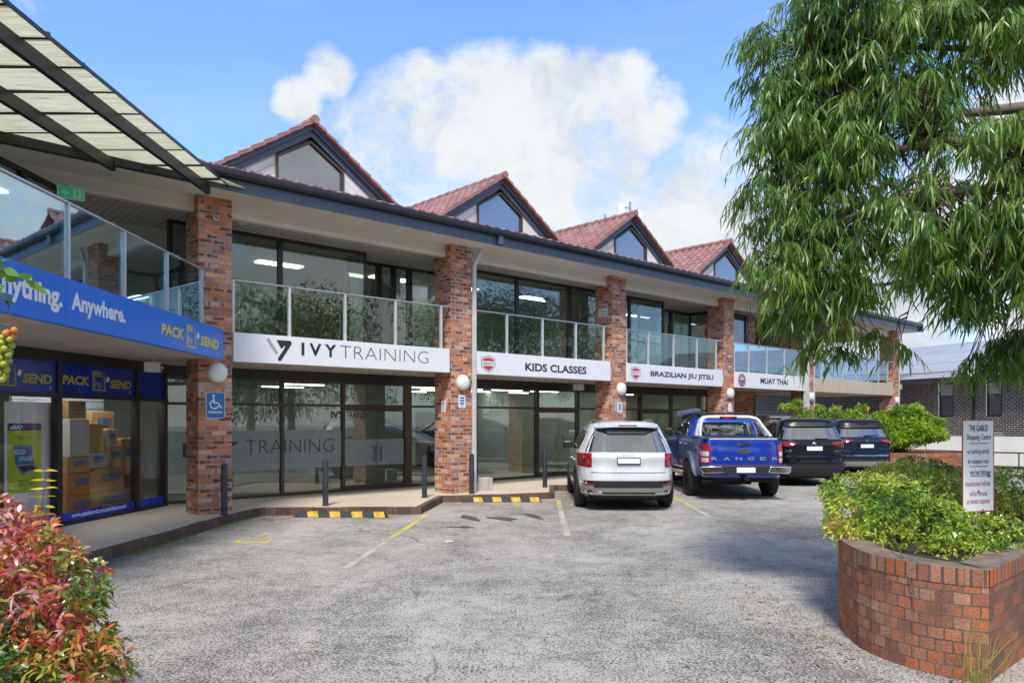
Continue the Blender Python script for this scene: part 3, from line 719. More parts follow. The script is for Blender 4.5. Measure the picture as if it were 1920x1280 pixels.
# ---- upper floor glazing
TU = 1.18; ZU0, ZU1 = 3.40, 5.60
def upper(mull, t, x0=None, glassmat='upper_glass'):
    m = MB()
    for s, wd in mull: m.box(s - wd / 2, s + wd / 2, t - .04, t + .05, ZU0, ZU1)
    xs = mull
    for (a, wa), (b, wb) in zip(xs[:-1], xs[1:]):
        m.box(a + wa / 2, b - wb / 2, t - .035, t + .045, ZU0, ZU0 + .07); m.box(a + wa / 2, b - wb / 2, t - .035, t + .045, ZU1 - .07, ZU1)
        pane(a + wa / 2, b - wb / 2, ZU0 + .07, ZU1 - .07, t, glassmat, 'upper_pane')
    m.build('upper_window_frame', 'frame', B)
def upper_side(s, t0, t1):
    m = MB(); m.box(s - .03, s + .03, t0, t1, ZU0, ZU0 + .07); m.box(s - .03, s + .03, t0, t1, ZU1 - .07, ZU1); m.box(s - .03, s + .03, t1 - .05, t1, ZU0 + .07, ZU1 - .07)
    m.build('upper_window_frame', 'frame', B)
    MB().box(s - .006, s + .006, t0, t1 - .05, ZU0 + .07, ZU1 - .07).build('upper_pane', 'upper_glass', B)
upper([(-.10, .08), (2.09, .10), (4.12, .03)], 1.20)
upper_side(4.12, 1.25, 2.0)
upper([(4.15, .06), (4.98, .16), (5.39, .14), (5.87, .14), (7.20, .10)], 2.0)
upper_side(7.20, 1.05, 2.0)
upper([(7.20, .06), (8.62, .10), (10.63, .14), (12.6, .08), (13.3, .08), (15.0, .04)], 1.02)
upper_side(15.0, 1.07, 2.0)
upper([(15.0, .06), (15.85, .18), (16.75, .18), (17.9, .06)], 2.0)
upper_side(17.9, .9, 2.0)
upper([(17.9, .06), (18.9, .06), (19.9, .12)], .95)
# door numbers on the upstairs doors
dn = MB(); text(dn, '111', 5.04, 5.22, 5.24, 5.33, 1.95); text(dn, '112', 5.97, 6.16, 5.24, 5.33, 1.95); dn.build('door_number', 'letter_white', B)
# upper brick walls round the far stair opening, ground brick walls of the passage
m = MB(); m.box(19.97, 20.45, .9, 5.0, 3.40, 5.60); m.box(22.4, 23.1, .7, 5.0, 3.40, 5.60); m.box(20.45, 22.4, 4.4, 4.6, 3.40, 5.60); m.box(25.4, 26.2, 1.2, 5.0, 3.43, 5.6); m.build('upper_brick_wall', 'brick', B)
upper([(23.15, .06), (24.2, .08), (25.38, .06)], 1.3)
m = MB(); m.box(19.55, 22.55, TG, TG + .23, PV, 2.92); m.build('passage_brick_wall', 'brick', B)
m = MB(); m.box(24.2, 24.45, 5.5, 9.5, 0, 2.6); m.box(19.6, 30.0, 8.6, 9.0, 2.45, 2.92); m.build('rear_beam', 'beige_render', B)
m = MB(); m.box(22.6, 24.3, 2.6, 2.66, PV, 1.95); m.build('passage_gate', 'grey_fence', B)
m = MB()
for i in range(9): m.box(22.60 + i * .1, 22.63 + i * .1, 2.6, 2.63, 1.96, 2.85)
m.build('gate_bars', 'frame', B)
# ---- rooms
m = MB(); m.box(-7, 19.5, 9.0, 9.15, PV, 2.92); m.box(-7, 20, 6.5, 6.65, 3.40, 5.6)
for s in (5.95, 14.42): m.box(s, s + .1, TG + .12, 9.0, PV, 2.92)
for s in (7.25, 17.95): m.box(s, s + .1, 2.1, 6.5, 3.40, 5.6)
m.box(2.4, 2.6, 4.6, 4.8, PV, 2.92); m.box(8.75, 9.15, 4.2, 4.6, PV, 2.8); m.box(11.9, 12.1, 5.2, 9.0, PV, 2.92); m.box(19.38, 19.5, TG + .15, 9.0, PV, 2.92)
m.box(2.7, 4.1, 4.2, 4.35, 3.40, 4.6); m.build('interior_wall', 'interior_wall', B)
m = MB(); m.box(-7, 19.5, TG + .15, 9.0, 2.78, 2.80); m.box(-7, 20, 2.1, 6.5, 5.585, 5.597); m.build('interior_ceiling', 'interior_ceiling', B)
m = MB(); m.box(-7, 19.5, TG + .12, 9.0, PV, PV + .012); m.box(-7, 20, 1.3, 6.5, 3.401, 3.41); m.build('interior_floor', 'interior_floor', B)
m = MB(); m.box(10.9, 11.8, 6.9, 8.9, PV + .013, 2.1); m.box(5.0, 5.6, 6.2, 6.49, 3.42, 5.4); m.build('inner_doorway', 'frame', B)
m = MB(); m.box(2.6, 4.0, 2.0, 2.9, 3.415, 4.65); m.build('storage_cupboard', 'card', B)
m = MB(); m.box(2.9, 3.9, 2.2, 2.8, 4.66, 5.0); m.box(1.9, 2.5, 2.3, 2.8, 3.415, 4.5); m.build('storage_shelf', 'card_g', B)
m = MB(); m.box(9.8, 10.4, 2.3, 2.45, 4.3, 5.1); m.build('monitor_back', 'blind', B)
# downpipe on the second pillar, pipe on the fifth and sixth
m = MB(); m.box(6.25, 6.34, -.075, -.004, PV, 5.42)
m.prism([(6.255, 5.42), (6.335, 5.42), (6.57, 5.74), (6.57, 5.86), (6.49, 5.86)], -.075, -.005)
m.build('downpipe', 'offwhite_pipe', B, bevel=.008)
m = MB(); m.box(6.47, 6.59, -.735, -.642, 5.83, 6.03); m.build('gutter_outlet', 'slate', B)
m = MB(); m.box(22.40, 22.575, -.14, .02, PV, 4.82); m.box(22.38, 22.95, -.16, -.003, 4.82, 4.93); m.build('downpipe', 'offwhite_pipe', B, bevel=.006)
MB().box(23.19, 23.24, -.03, .08, PV, 5.4).build('downpipe', 'offwhite_pipe', B); MB().box(31.47, 31.55, -.02, .1, PV, 5.5).build('downpipe', 'offwhite_pipe', B)

# ---- the angled wing (upper balcony, shop window line)
def wpart(mb, name, mat, frame, **kw):
    for i, v in enumerate(mb.v): mb.v[i] = frame(*v)
    return mb.build(name, mat, B, world=True, **kw)
m = MB()
m.add([(-5.0, 4.2, 2.915), (-5.18, 13.36, 2.915), (-5.9, 14.0, 2.915), (-6.83, 14.95, 2.915), (-7.9, 4.2, 2.915)] + [(-5.0, 4.2, 3.38), (-5.18, 13.36, 3.38), (-5.9, 14.0, 3.38), (-6.83, 14.95, 3.38), (-7.9, 4.2, 3.38)],
      [(0, 1, 2, 3, 4), (5, 6, 7, 8, 9)] + [(i, (i + 1) % 5, (i + 1) % 5 + 5, i + 5) for i in range(5)])
m.build('wing_floor_slab', 'slats', B, world=True)
m = MB(); m.box(-7, 2.95, -.06, .10, 2.74, 2.92); m.box(-7, 2.95, -.045, .07, 2.18, 2.245); m.box(-7, 2.95, -.045, .07, PV, .20)
for x in (-2.2, -.05, 1.965, 2.87): m.box(x - .05, x + .05, -.05, .075, .20, 2.18); m.box(x - .05, x + .05, -.05, .075, 2.245, 2.74)
wpart(m, 'shopfront_frame', 'frame', WS)
for x0, x1 in ((-5, -2.25), (-2.15, -.10), (0, 1.915), (2.015, 2.82)):
    wpart(MB().box(x0, x1, 0, .012, .20, 2.18), 'shopfront_pane', 'clear_glass', WS)
for x0, x1 in ((-2.15, -.10), (0, 1.915), (2.015, 2.82)):
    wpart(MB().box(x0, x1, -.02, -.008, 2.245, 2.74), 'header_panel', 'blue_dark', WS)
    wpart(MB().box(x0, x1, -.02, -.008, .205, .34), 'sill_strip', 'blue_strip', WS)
def logo(mb, x0, x1, z0, z1, y, y2, mi_l=0, mi_w=1, mi_b=2):
    """the striped parcel mark: bars with an open diagonal, a dot and a white flying page"""
    w_, h_ = x1 - x0, z1 - z0
    for i in range(10):
        z = z0 + h_ * (i + .15) / 10; zz = z + h_ * .055
        if i >= 7: segs = [(0, .70)]
        elif i == 0: segs = [(0, 1.0)]
        elif i <= 3: segs = [(0, .14 + .07 * i), (.52 - .05 * i, .60 + .0 * i), (.86, 1.0)]
        else: segs = [(0, .36 - .06 * (i - 3)), (.86, 1.0)]
        for a, b in segs:
            if b > a: mb.add([(x0 + w_ * a, y, z), (x0 + w_ * b, y, z), (x0 + w_ * b, y, zz), (x0 + w_ * a, y, zz)], [(0, 1, 2, 3)], mi_l)
    cx_, cz_, r_ = x0 + w_ * .84, z1 - h_ * .20, h_ * .13
    mb.add([(cx_ + r_ * math.cos(t * math.pi / 9), y2, cz_ + r_ * math.sin(t * math.pi / 9)) for t in range(18)], [tuple(range(18))], mi_l)
    mb.add([(cx_ + r_ * .78 * math.cos(t * math.pi / 9), y2 - .002, cz_ + r_ * .78 * math.sin(t * math.pi / 9)) for t in range(18)], [tuple(range(18))], mi_b)
    mb.add([(x0 + w_ * 1.02, y2 - .003, z0 + h_ * .50), (x0 + w_ * 1.22, y2 - .003, z0 + h_ * .44), (x0 + w_ * 1.30, y2 - .003, z0 + h_ * .68), (x0 + w_ * 1.12, y2 - .003, z0 + h_ * .76)], [(0, 1, 2, 3)], mi_w)
def pack_text(mb, xs, z, y):
    text(mb, 'PACK', xs[0], xs[1], z[0], z[1], y, .04, .12); logo(mb, xs[2], xs[3], z[2], z[3], y, y - .002); text(mb, 'SEND', xs[4], xs[5], z[0] - .02, z[1] - .02, y, .04, .12)
    text(mb, '®', xs[5] - .06, xs[5] - .01, z[2] - .02, z[2] + .03, y, mi=1)
for dx in (0, -2.0):
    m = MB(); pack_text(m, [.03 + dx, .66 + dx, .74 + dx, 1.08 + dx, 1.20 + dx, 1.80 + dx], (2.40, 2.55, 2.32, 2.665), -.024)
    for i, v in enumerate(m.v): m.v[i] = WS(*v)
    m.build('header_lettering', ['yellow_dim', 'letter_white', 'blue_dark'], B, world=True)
m = MB(); text(m, 'www.packsend.com.au/chatswood', .24, 1.65, .225, .325, -.024, .025)
for i, v in enumerate(m.v): m.v[i] = WS(*v)
m.build('sill_lettering', 'letter_white', B, world=True)
# wing room behind the window
m = MB(); m.box(-6, 3.0, 3.2, 3.3, PV, 2.9); m.build  # back wall
wpart(m, 'interior_wall', 'interior_wall', WS)
wpart(MB().box(.5, 2.84, 1.25, 1.30, PV, 2.74), 'slat_display_wall', 'slatwall', WS)
wpart(MB().box(-.02, .06, .10, .16, .2, 2.18), 'white_window_post', 'white', WS)
wpart(MB().box(-6, 3, .09, 3.2, PV, PV + .012), 'interior_floor', 'interior_floor', WS)
wpart(MB().box(-6, 3, .12, 3.2, 2.80, 2.82), 'interior_ceiling', 'interior_ceiling', WS)
# wing upper glazing
UW = Frame(-7.35, 5.0, 90)
m = MB()
for x in (0, 1.6, 3.2, 4.8, 6.3, 7.3): m.box(x - .05, x + .05, -.04, .05, 3.40, 5.60)
for a, b in ((.05, 1.55), (1.65, 3.15), (3.25, 4.75), (4.85, 6.25), (6.35, 7.25)):
    m.box(a, b, -.035, .045, 3.40, 3.47); m.box(a, b, -.035, .045, 5.53, 5.60)
    wpart(MB().box(a, b, 0, .012, 3.47, 5.53), 'upper_pane', 'upper_glass', UW)
wpart(m, 'upper_window_frame', 'frame', UW)
m = MB(); m.box(0, 8, 2.6, 2.7, 3.4, 5.6); wpart(m, 'interior_wall', 'interior_wall', UW)
m = MB(); m.add([(-11, 3, 5.605), (-4.4, 3, 5.605), (-5.45, 12.7, 5.605), (-7.2, 16, 5.605), (-11, 16, 5.605)], [(0, 1, 2, 3, 4)])
# ceiling over the wing balcony, inside the main eaves line
m = MB(); m.box(SL, -.02, .3601, 6.0, 5.645, 5.66); m.build('wing_ceiling', 'upslats', B)

# ================================================================== translucent awning over the wing
AW = root('polycarbonate_awning', 'translucent ribbed awning sheets on black beams over the angled shop wing', 'awning')
m = MB(); XE = -4.93
# sheets lie between the outer edge x = XE and the eaves gutter, one per 0.66 m
def gut(y):  # x where the gutter line stands at y (t = -0.70)
    t = -.70; s = (y - (FA.o + FA.y * t).y) / FA.x.y; return (FA.o + FA.x * s + FA.y * t).x
def zs(x): return 5.98 - (x - (-9)) * .02
ys = [13.35 - .665 * i for i in range(16)]
for a, b in zip(ys[:-1], ys[1:]):
    p = [(XE, a), (XE, b), (gut(b) - .1, b), (gut(a) - .1, a)]
    m = MB(); m.add([(x, y, zs(x)) for x, y in p] + [(x, y, zs(x) + .012) for x, y in p], [(0, 1, 2, 3), (4, 5, 6, 7), (0, 1, 5, 4), (1, 2, 6, 5), (2, 3, 7, 6), (3, 0, 4, 7)])
    m.build('awning_sheet', 'sheet', AW)
for y in ys[1:-1]:
    x0, x1 = gut(y) - .05, XE
    MB().box(x0, x1, y - .018, y + .018, zs(x0) - .045, zs(x1) - .002).build('purlin', 'black', AW)
for x, y1 in ((-5.20, 12.9), (-6.22, 11.75), (-7.3, 10.7)):
    MB().box(x - .035, x + .035, 3.5, y1, zs(x) - .22, zs(x) - .048).build('beam', 'black', AW)
m = MB(); m.box(XE, XE + .012, 3.5, 13.35, zs(XE) - .02, zs(XE) + .03); m.build('edge_trim', 'black', AW)
m = MB()
a0, a1 = FA(-.35, -.80), FA(-8.6, -.80); b0, b1 = FA(-.35, -.787), FA(-8.6, -.787)
m.add([(*p[:2], z) for z in (5.80, 6.15) for p in (a0, a1, b1, b0)], [(0, 1, 2, 3), (4, 5, 6, 7), (0, 1, 5, 4), (1, 2, 6, 5), (2, 3, 7, 6), (3, 0, 4, 7)])
m.build('wall_plate', 'black', AW)

# ================================================================== signs
def sign_main(name, label, s0, s1, parts, cat='sign'):
    r = root(name, label, cat, FA(s0, 0, 0), FA.rz)
    MB().box(0, s1 - s0, -.05, .055, 2.895, 3.43).build('sign_panel', 'white', r, bevel=.004)
    parts(r, s0); return r
def letters(r, s0, items, mat, name='lettering'):
    m = MB()
    for body, a, b, z0, z1, bold in items: text(m, body, a - s0, b - s0, z0, z1, -.054, min(bold, .03))
    m.build(name, mat, r)
def ivy(r, s0):
    letters(r, s0, [('I', 1.945, 2.005, 3.08, 3.33, .03), ('V', 2.115, 2.37, 3.08, 3.33, .04), ('Y', 2.445, 2.70, 3.08, 3.33, .04)], 'letter_dark'); letters(r, s0, [('TRAINING', 2.79, 4.97, 3.075, 3.33, -.026)], 'letter_dark')
    def bar(p, q, wd, mat, y):
        p, q = Vector(p), Vector(q); d = (q - p).normalized(); n_ = Vector((-d.y, d.x)) * wd / 2; m = MB()
        pts = [p + n_ * math.cos(t) - d * wd / 2 * math.sin(t) for t in np.linspace(0, math.pi, 7)][::1] + [q - n_ * math.cos(t) + d * wd / 2 * math.sin(t) for t in np.linspace(0, math.pi, 7)]
        m.add([(a.x - s0, y, a.y) for a in pts], [tuple(range(len(pts)))]); return m
    bar((1.27, 3.335), (1.43, 3.11), .062, 'letter_grey', -.054).build('emblem', 'letter_grey', r)
    m = bar((1.50, 2.985), (1.70, 3.29), .075, 'letter_dark', -.0545)
    m.add([(x - s0, -.0553, z) for x, z in ((1.435, 3.345), (1.72, 3.345), (1.745, 3.30), (1.71, 3.26), (1.66, 3.235), (1.575, 3.235), (1.555, 3.19), (1.52, 3.19))], [tuple(range(8))]); m.build('emblem', 'letter_dark', r)
sign_main('fascia_sign', 'white shop sign lettered IVY TRAINING with a dark seven shaped mark', .61, 5.57, ivy)
def crest(r, s0, a, b, z0, z1):
    def sh(k, y, mi, m, lo=None, hi=None):
        c = (a + b) / 2 - s0; h = z1 - z0; wd = (b - a) / 2 * k; cz = (z0 + z1) / 2
        P = [(-1, .74), (0, 1.0), (1, .74), (1, -.25), (.62, -.66), (0, -1.0), (-.62, -.66), (-1, -.25)]
        pts = [(c + x * wd, y, cz + z * h / 2 * k) for x, z in P]
        if lo is not None:
            pass
        m.add(pts, [tuple(range(8))], mi)
    m = MB(); sh(1, -.054, 0, m); sh(.93, -.0555, 1, m); sh(.80, -.057, 2, m)
    c = (a + b) / 2 - s0; hw_ = (b - a) / 2 * .86; cz = (z0 + z1) / 2
    m.add([(c - hw_, -.0585, cz - .045), (c + hw_, -.0585, cz - .045), (c + hw_, -.0585, cz + .065), (c - hw_, -.0585, cz + .065)], [(0, 1, 2, 3)], 1)
    text(m, 'LEGACY', c - hw_ * .92, c + hw_ * .92, cz - .015, cz + .04, -.060, .02, mi=0)
    m.build('crest', ['letter_dark', 'white', 'crest_red'], r)
sign_main('fascia_sign', 'white shop sign lettered KIDS CLASSES with a red shield', 6.35, 11.16, lambda r, s0: (letters(r, s0, [('KIDS CLASSES', 7.92, 10.17, 3.035, 3.235, .040)], 'letter_dark'), crest(r, s0, 6.50, 6.93, 2.95, 3.34)))
sign_main('fascia_sign', 'white shop sign lettered BRAZILIAN JIU JITSU with a red shield', 11.90, 16.78, lambda r, s0: (letters(r, s0, [('BRAZILIAN JIU JITSU', 12.95, 16.23, 3.05, 3.25, .040)], 'letter_dark'), crest(r, s0, 12.05, 12.47, 2.95, 3.34)))
def muay(r, s0):
    letters(r, s0, [('MUAY THAI', 19.15, 21.07, 3.07, 3.275, .040)], 'letter_dark')
    m = MB(); c = 17.95 - s0
    for k, (rx, rz_, mi) in enumerate(((.23, .215, 0), (.215, .20, 1), (.165, .15, 2), (.15, .135, 3))):
        m.add([(c + rx * math.cos(t * math.pi / 14), -.054 - .0015 * k, 3.15 + rz_ * math.sin(t * math.pi / 14)) for t in range(28)], [tuple(range(28))], mi)
    m.add([(c - .15, -.061, 3.10), (c + .15, -.061, 3.10), (c + .15, -.061, 3.165), (c - .15, -.061, 3.165)], [(0, 1, 2, 3)], 0)
    m.add([(c - .13, -.0605, 3.17), (c, -.0605, 3.25), (c + .13, -.0605, 3.17)], [(0, 1, 2)], 2)
    text(m, 'LEGACY', c - .13, c + .13, 3.115, 3.15, -.062, mi=2)
    m.build('emblem', ['letter_dark', 'crest_red', 'white', 'crest_teal'], r)
sign_main('fascia_sign', 'white shop sign lettered MUAY THAI with a round emblem', 17.54, 22.38, muay)
# the blue sign along the wing balcony
r = root('wing_fascia_sign', 'long blue shop sign with white words Anything. Anywhere. and yellow PACK SEND', 'sign', WF(0, 0, 0), WF.rz)
for a, b in ((-4.5, .46), (.466, 2.78), (2.786, 5.42)):
    MB().box(a, b, -.05, .03, 2.895, 3.43).build('sign_panel', 'blue_sign', r, bevel=.003)
text(MB(), 'Anything.', -.88, .40, 3.01, 3.31, -.054, .038).build('lettering', 'letter_white', r); text(MB(), 'Anywhere.', .58, 1.84, 3.03, 3.295, -.054, .038).build('lettering', 'letter_white', r)
m = MB(); pack_text(m, [2.90, 3.70, 3.79, 4.18, 4.36, 5.17], (3.07, 3.235, 2.97, 3.335), -.054); m.build('logo_lettering', ['yellow', 'letter_white', 'blue_sign'], r)

# ================================================================== balustrades
def balustrade(label, frame, x0, x1, posts, z0, y=.05, grp='glass balustrades along the upper balcony', zr=4.41, gm='rail_glass'):
    r = root('glass_balustrade', label, 'balustrade', frame(x0, y, 0), frame.rz, grp)
    MB().box(0, x1 - x0, -.028, .028, zr - .03, zr).build('handrail', 'steel', r, bevel=.008)
    for p in posts:
        MB().box(p - x0 - .024, p - x0 + .024, -.03, .022, z0, zr - .03).build('post', 'alum', r)
    for a, b in zip(posts[:-1], posts[1:]):
        MB().box(a - x0 + .035, b - x0 - .035, -.006, .006, z0 + .04, zr - .035).build('glass_panel', gm, r)
    return r
balustrade('glass balustrade above the IVY TRAINING sign', FA, .61, 5.64, [.64, 1.74, 2.95, 4.17, 5.39], 3.43)
balustrade('glass balustrade above the KIDS CLASSES sign', FA, 6.30, 11.20, [6.40, 7.39, 8.61, 9.85, 10.97], 3.43)
balustrade('glass balustrade above the BRAZILIAN JIU JITSU sign', FA, 11.9, 16.85, [11.95, 12.96, 14.20, 15.44, 16.52], 3.43)
balustrade('glass balustrade above the MUAY THAI sign', FA, 17.54, 22.4, [17.6, 18.52, 19.73, 20.98, 22.07], 3.43, gm='sky_tint_rail_glass')
balustrade('glass balustrade of the far end bay above the beige slab', FA, 23.2, 30.86, [23.25, 24.4, 25.7, 27.0, 28.2, 29.3, 30.3], 3.43, gm='sky_tint_rail_glass')
WR = Frame(-5.30, 7.87, 90.6)
balustrade('long glass balustrade above the blue sign of the angled wing', WR, -4.0, 5.20, [-3.9, -2.7, -1.5, -.2, 1.12, 2.45, 3.76, 5.10], 3.43, 0, zr=4.44, gm='sky_tint_rail_glass')

# ================================================================== wall lamps and small fittings on the pillars
lamp = root('wall_lamp', 'round opal wall lamp on the first pillar above the parking sign', 'wall lamp', FA(.33, 0, 2.68), FA.rz, 'round wall lamps on the brick pillars')
MB().lathe([(.185, 0), (.185, -.035), (.176, -.045)], 32, axis='y').build('lamp_ring', 'cream', lamp, smooth=50)
MB().lathe([(.172, -.045), (.165, -.075), (.135, -.10), (.08, -.115), (.02, -.12)], 32, axis='y').build('lamp_diffuser', 'opal', lamp, smooth=60)
for s, lb in ((5.97, 'round opal wall lamp beside the white downpipe'), (11.65, 'round opal wall lamp between the KIDS CLASSES and BRAZILIAN JIU JITSU signs'), (17.27, 'round opal wall lamp between the BRAZILIAN JIU JITSU and MUAY THAI signs'), (22.95, 'round opal wall lamp half hidden by lime green shrub tips'), (31.2, 'round opal wall lamp on the last pillar at the far end')):
    c = copy_tree(lamp); place(c, FA(s, 0, 2.68), FA.rz); c['label'] = lb
# parking sign
r = root('parking_sign', 'blue wheelchair PARKING sign on the first brick pillar', 'sign', FA(.13, 0, 1.86), FA.rz)
def rrect(x0, x1, z0, z1, rad, n=5):
    P = []
    for cx_, cz_, a0 in ((x1 - rad, z0 + rad, -90), (x1 - rad, z1 - rad, 0), (x0 + rad, z1 - rad, 90), (x0 + rad, z0 + rad, 180)):
        for i in range(n + 1): t = R(a0 + 90 * i / n); P.append((cx_ + rad * math.cos(t), cz_ + rad * math.sin(t)))
    return P
MB().prism(rrect(0, .335, 0, .465, .03), -.014, -.002).build('sign_border', 'letter_white', r)
MB().prism(rrect(.008, .327, .008, .457, .026), -.0165, -.0142).build('sign_face', 'pk_blue', r)
m = MB(); text(m, 'PARKING', .045, .29, .085, .13, -.019, .03)
for i in range(22):
    t0, t1 = R(95 + i * 11.5), R(95 + (i + 1) * 11.5); cx_, cz_ = .145, .245
    m.add([(cx_ + q * math.cos(t), -.019, cz_ + q * math.sin(t)) for q, t in ((.062, t0), (.085, t0), (.085, t1), (.062, t1))], [(0, 1, 2, 3)])
for q in ([(.115, .365), (.145, .365), (.155, .285), (.215, .285), (.215, .262), (.13, .262)], [(.20, .285), (.222, .285), (.268, .20), (.285, .205), (.285, .185), (.255, .178)]):
    m.add([(x, -.0192, z) for x, z in q], [tuple(range(len(q)))])
m.add([(.13 + .024 * math.cos(t * .5236), -.019, .40 + .024 * math.sin(t * .5236)) for t in range(12)], [tuple(range(12))]); m.build('symbol', 'letter_white', r)
# notices
def notice(label, frame, x, y, z, wd, h, style, rz=None, grp=None):
    r = root('notice', label, 'notice', frame(x, y, z), frame.rz if rz is None else rz, grp)
    MB().box(0, wd, -.008, -.002, 0, h).build('board', 'white', r)
    m = MB(); 
    if style == 'lines':
        for i, (lo, hi) in enumerate(((.72, .86), (.50, .64), (.28, .42), (.10, .2))):
            m.box(wd * (.2 if i < 3 else .4), wd * (.8 if i < 3 else .6), -.0105, -.0085, h * lo, h * hi)
        m.build('printed_lines', 'pk_blue', r)
    elif style == 'danger':
        m.box(wd * .06, wd * .94, -.0105, -.0085, h * .66, h * .94); m.build('red_band', 'crest_red', r)
        q = MB(); text(q, 'DANGER', wd * .2, wd * .8, h * .74, h * .86, -.012, .02); q.build('lettering', 'letter_white', r)
        q = MB(); text(q, 'ELECTRICAL', wd * .1, wd * .9, h * .38, h * .5, -.010, .01); text(q, 'HAZARD', wd * .2, wd * .8, h * .16, h * .28, -.010, .01); q.build('small_lettering', 'letter_dark', r)
    else:
        for i in range(3): m.box(wd * .2, wd * .8, -.0105, -.0085, h * (.12 + .14 * i), h * (.18 + .14 * i))
        m.lathe([(wd * .25, -.0105), (wd * .25, -.0085)], 16, (wd * .5, 0, h * .72), 'y'); m.build('printed_symbol', 'letter_grey', r)
    return r
notice('narrow white notice with blue lines beside the white downpipe', FA, 5.86, 0, 2.10, .20, .29, 'lines', grp='white notices on the pillars')
notice('narrow white notice with blue lines on the third pillar above the silver car', FA, 11.50, 0, 2.02, .21, .29, 'lines', grp='white notices on the pillars')
SF = FA.rz - R(90)
FL = Frame(*FA(0, 0)[:2], 42.22 - 90)
notice('small white smoking notice on the shaded side of the second pillar', FL, -.36, SP, 2.0, .17, .27, 'symbol')
notice('white danger notice with red band on the upper third pillar', FL, -.50, 2 * SP, 4.72, .33, .34, 'danger')
notice('white danger notice with red band high on the first pillar side', FL, -.45, 0, 4.25, .24, .36, 'danger')
notice('white notice on the shaded side of the fifth pillar above the black SUV', FL, -.50, 4 * SP, 1.60, .34, .42, 'symbol')
r = root('doorbell_plate', 'white arched plate on the fourth pillar above the blue ute', 'plate', FA(17.18, 0, 2.08), FA.rz)
MB().prism([(0, 0), (.2, 0), (.2, .18), (.15, .28), (.10, .31), (.05, .28), (0, .18)], -.02, -.002).build('plate_face', 'white', r)
# security cameras
def dome(label, loc, rz):
    r = root('security_camera', label, 'camera', loc, rz)
    MB().lathe([(.055, 0), (.06, -.05), (.05, -.075)], 20, axis='y').build('camera_body', 'white', r, smooth=50)
    MB().lathe([(.048, -.075), (.04, -.105), (.02, -.12)], 20, (.008, 0, .008), 'y').build('camera_lens', 'car_glass', r, smooth=60); return r
dome('white ball camera high on the first pillar', FA(.30, 0, 5.47), FA.rz)
def boxcam(label, loc, rz):
    r = root('security_camera', label, 'camera', loc, rz)
    MB().box(-.15, .12, -.10, .10, -.09, .09).build('camera_body', 'white', r, bevel=.015)
    MB().lathe([(.05, 0), (.05, .05), (.03, .06)], 16, (.12, -.04, 0), 'x').build('camera_lens', 'car_glass', r, smooth=50)
    MB().box(-.03, .03, -.03, .03, .09, .14).build('bracket', 'white', r); return r
boxcam('white box camera under the wing soffit above the parcel shop window', (-6.48, 13.63, 2.78), R(15))
boxcam('white box camera over the KIDS CLASSES shopfront', FA(11.55, 1.5, 2.78), FA.rz)
boxcam('white box camera on the balcony above BRAZILIAN JIU JITSU', FA(15.35, 1.55, 5.44), FA.rz)
# exit signs
def exit_sign(label, loc, rz):
    r = root('exit_sign', label, 'exit sign', loc, rz)
    MB().box(-.19, .19, -.03, .03, -.10, .10).build('sign_case', 'white', r)
    MB().box(-.17, .17, -.034, -.0305, -.085, .085).build('sign_face', 'green_exit', r)
    m = MB(); m.add([(x, -.036, z) for x, z in ((-.14, 0), (-.07, .055), (-.07, .02), (-.02, .02), (-.02, -.02), (-.07, -.02), (-.07, -.055))], [tuple(range(7))])
    m.add([(x, -.036, z) for x, z in ((.03, -.07), (.14, -.07), (.14, .07), (.03, .07))], [(0, 1, 2, 3)]); m.build('symbol', 'letter_white', r)
    m = MB(); m.lathe([(.014, -.0385), (.014, -.0375)], 10, (.09, 0, .045), 'y')
    m.add([(x, -.038, z) for x, z in ((.06, .03), (.11, .03), (.125, .0), (.10, .005), (.11, -.055), (.09, -.055), (.08, -.02), (.06, -.05), (.045, -.045), (.07, -.01))], [tuple(range(10))]); m.build('running_figure', 'green_exit', r)
    MB().box(-.02, .02, -.02, .02, .10, .17).build('hanger', 'white', r)
exit_sign('green exit sign hanging over the wing balcony', (-7.0, 11.95, 5.42), R(35)); exit_sign('green exit sign in the upstairs opening above MUAY THAI', FA(22.0, .8, 5.42), R(22))
# recessed downlights
def downlight(label, loc, big=.13):
    r = root('downlight', label, 'downlight', loc, 0, 'round downlights in the soffits')
    MB().lathe([(big, 0), (big, -.012), (big * .78, -.014)], 24).build('trim_ring', 'cream', r, smooth=40)
    MB().lathe([(big * .76, -.008), (big * .3, -.016)], 20).build('lamp_cover', 'opal', r, smooth=40)
for lb, loc in (('round downlight in the eaves soffit beneath the black awning beams', (*FA(-1.55, -.15)[:2], ZT)), ('round downlight under the blue sign between its last two panels', (-5.80, 11.75, 2.915)), ('round downlight under the blue sign behind the orange berries', (-5.66, 8.45, 2.915)),
                ('round downlight in the balcony ceiling beside the first pillar', FA(1.03, .55, 5.60)), ('round downlight in the balcony ceiling above the IVY TRAINING bay middle', FA(3.74, .55, 5.60)),
                ('round downlight in the balcony ceiling above KIDS CLASSES', FA(9.15, .6, 5.60)), ('round downlight in the balcony ceiling above BRAZILIAN JIU JITSU', FA(14.5, .6, 5.60)),
                ('round downlight under the left end of the IVY TRAINING sign', FA(1.35, .6, 2.92)), ('round downlight under the right end of the IVY TRAINING sign', FA(4.1, .6, 2.92)), ('round downlight under the KIDS CLASSES sign', FA(8.9, .6, 2.92))):
    downlight(lb, loc, .10)
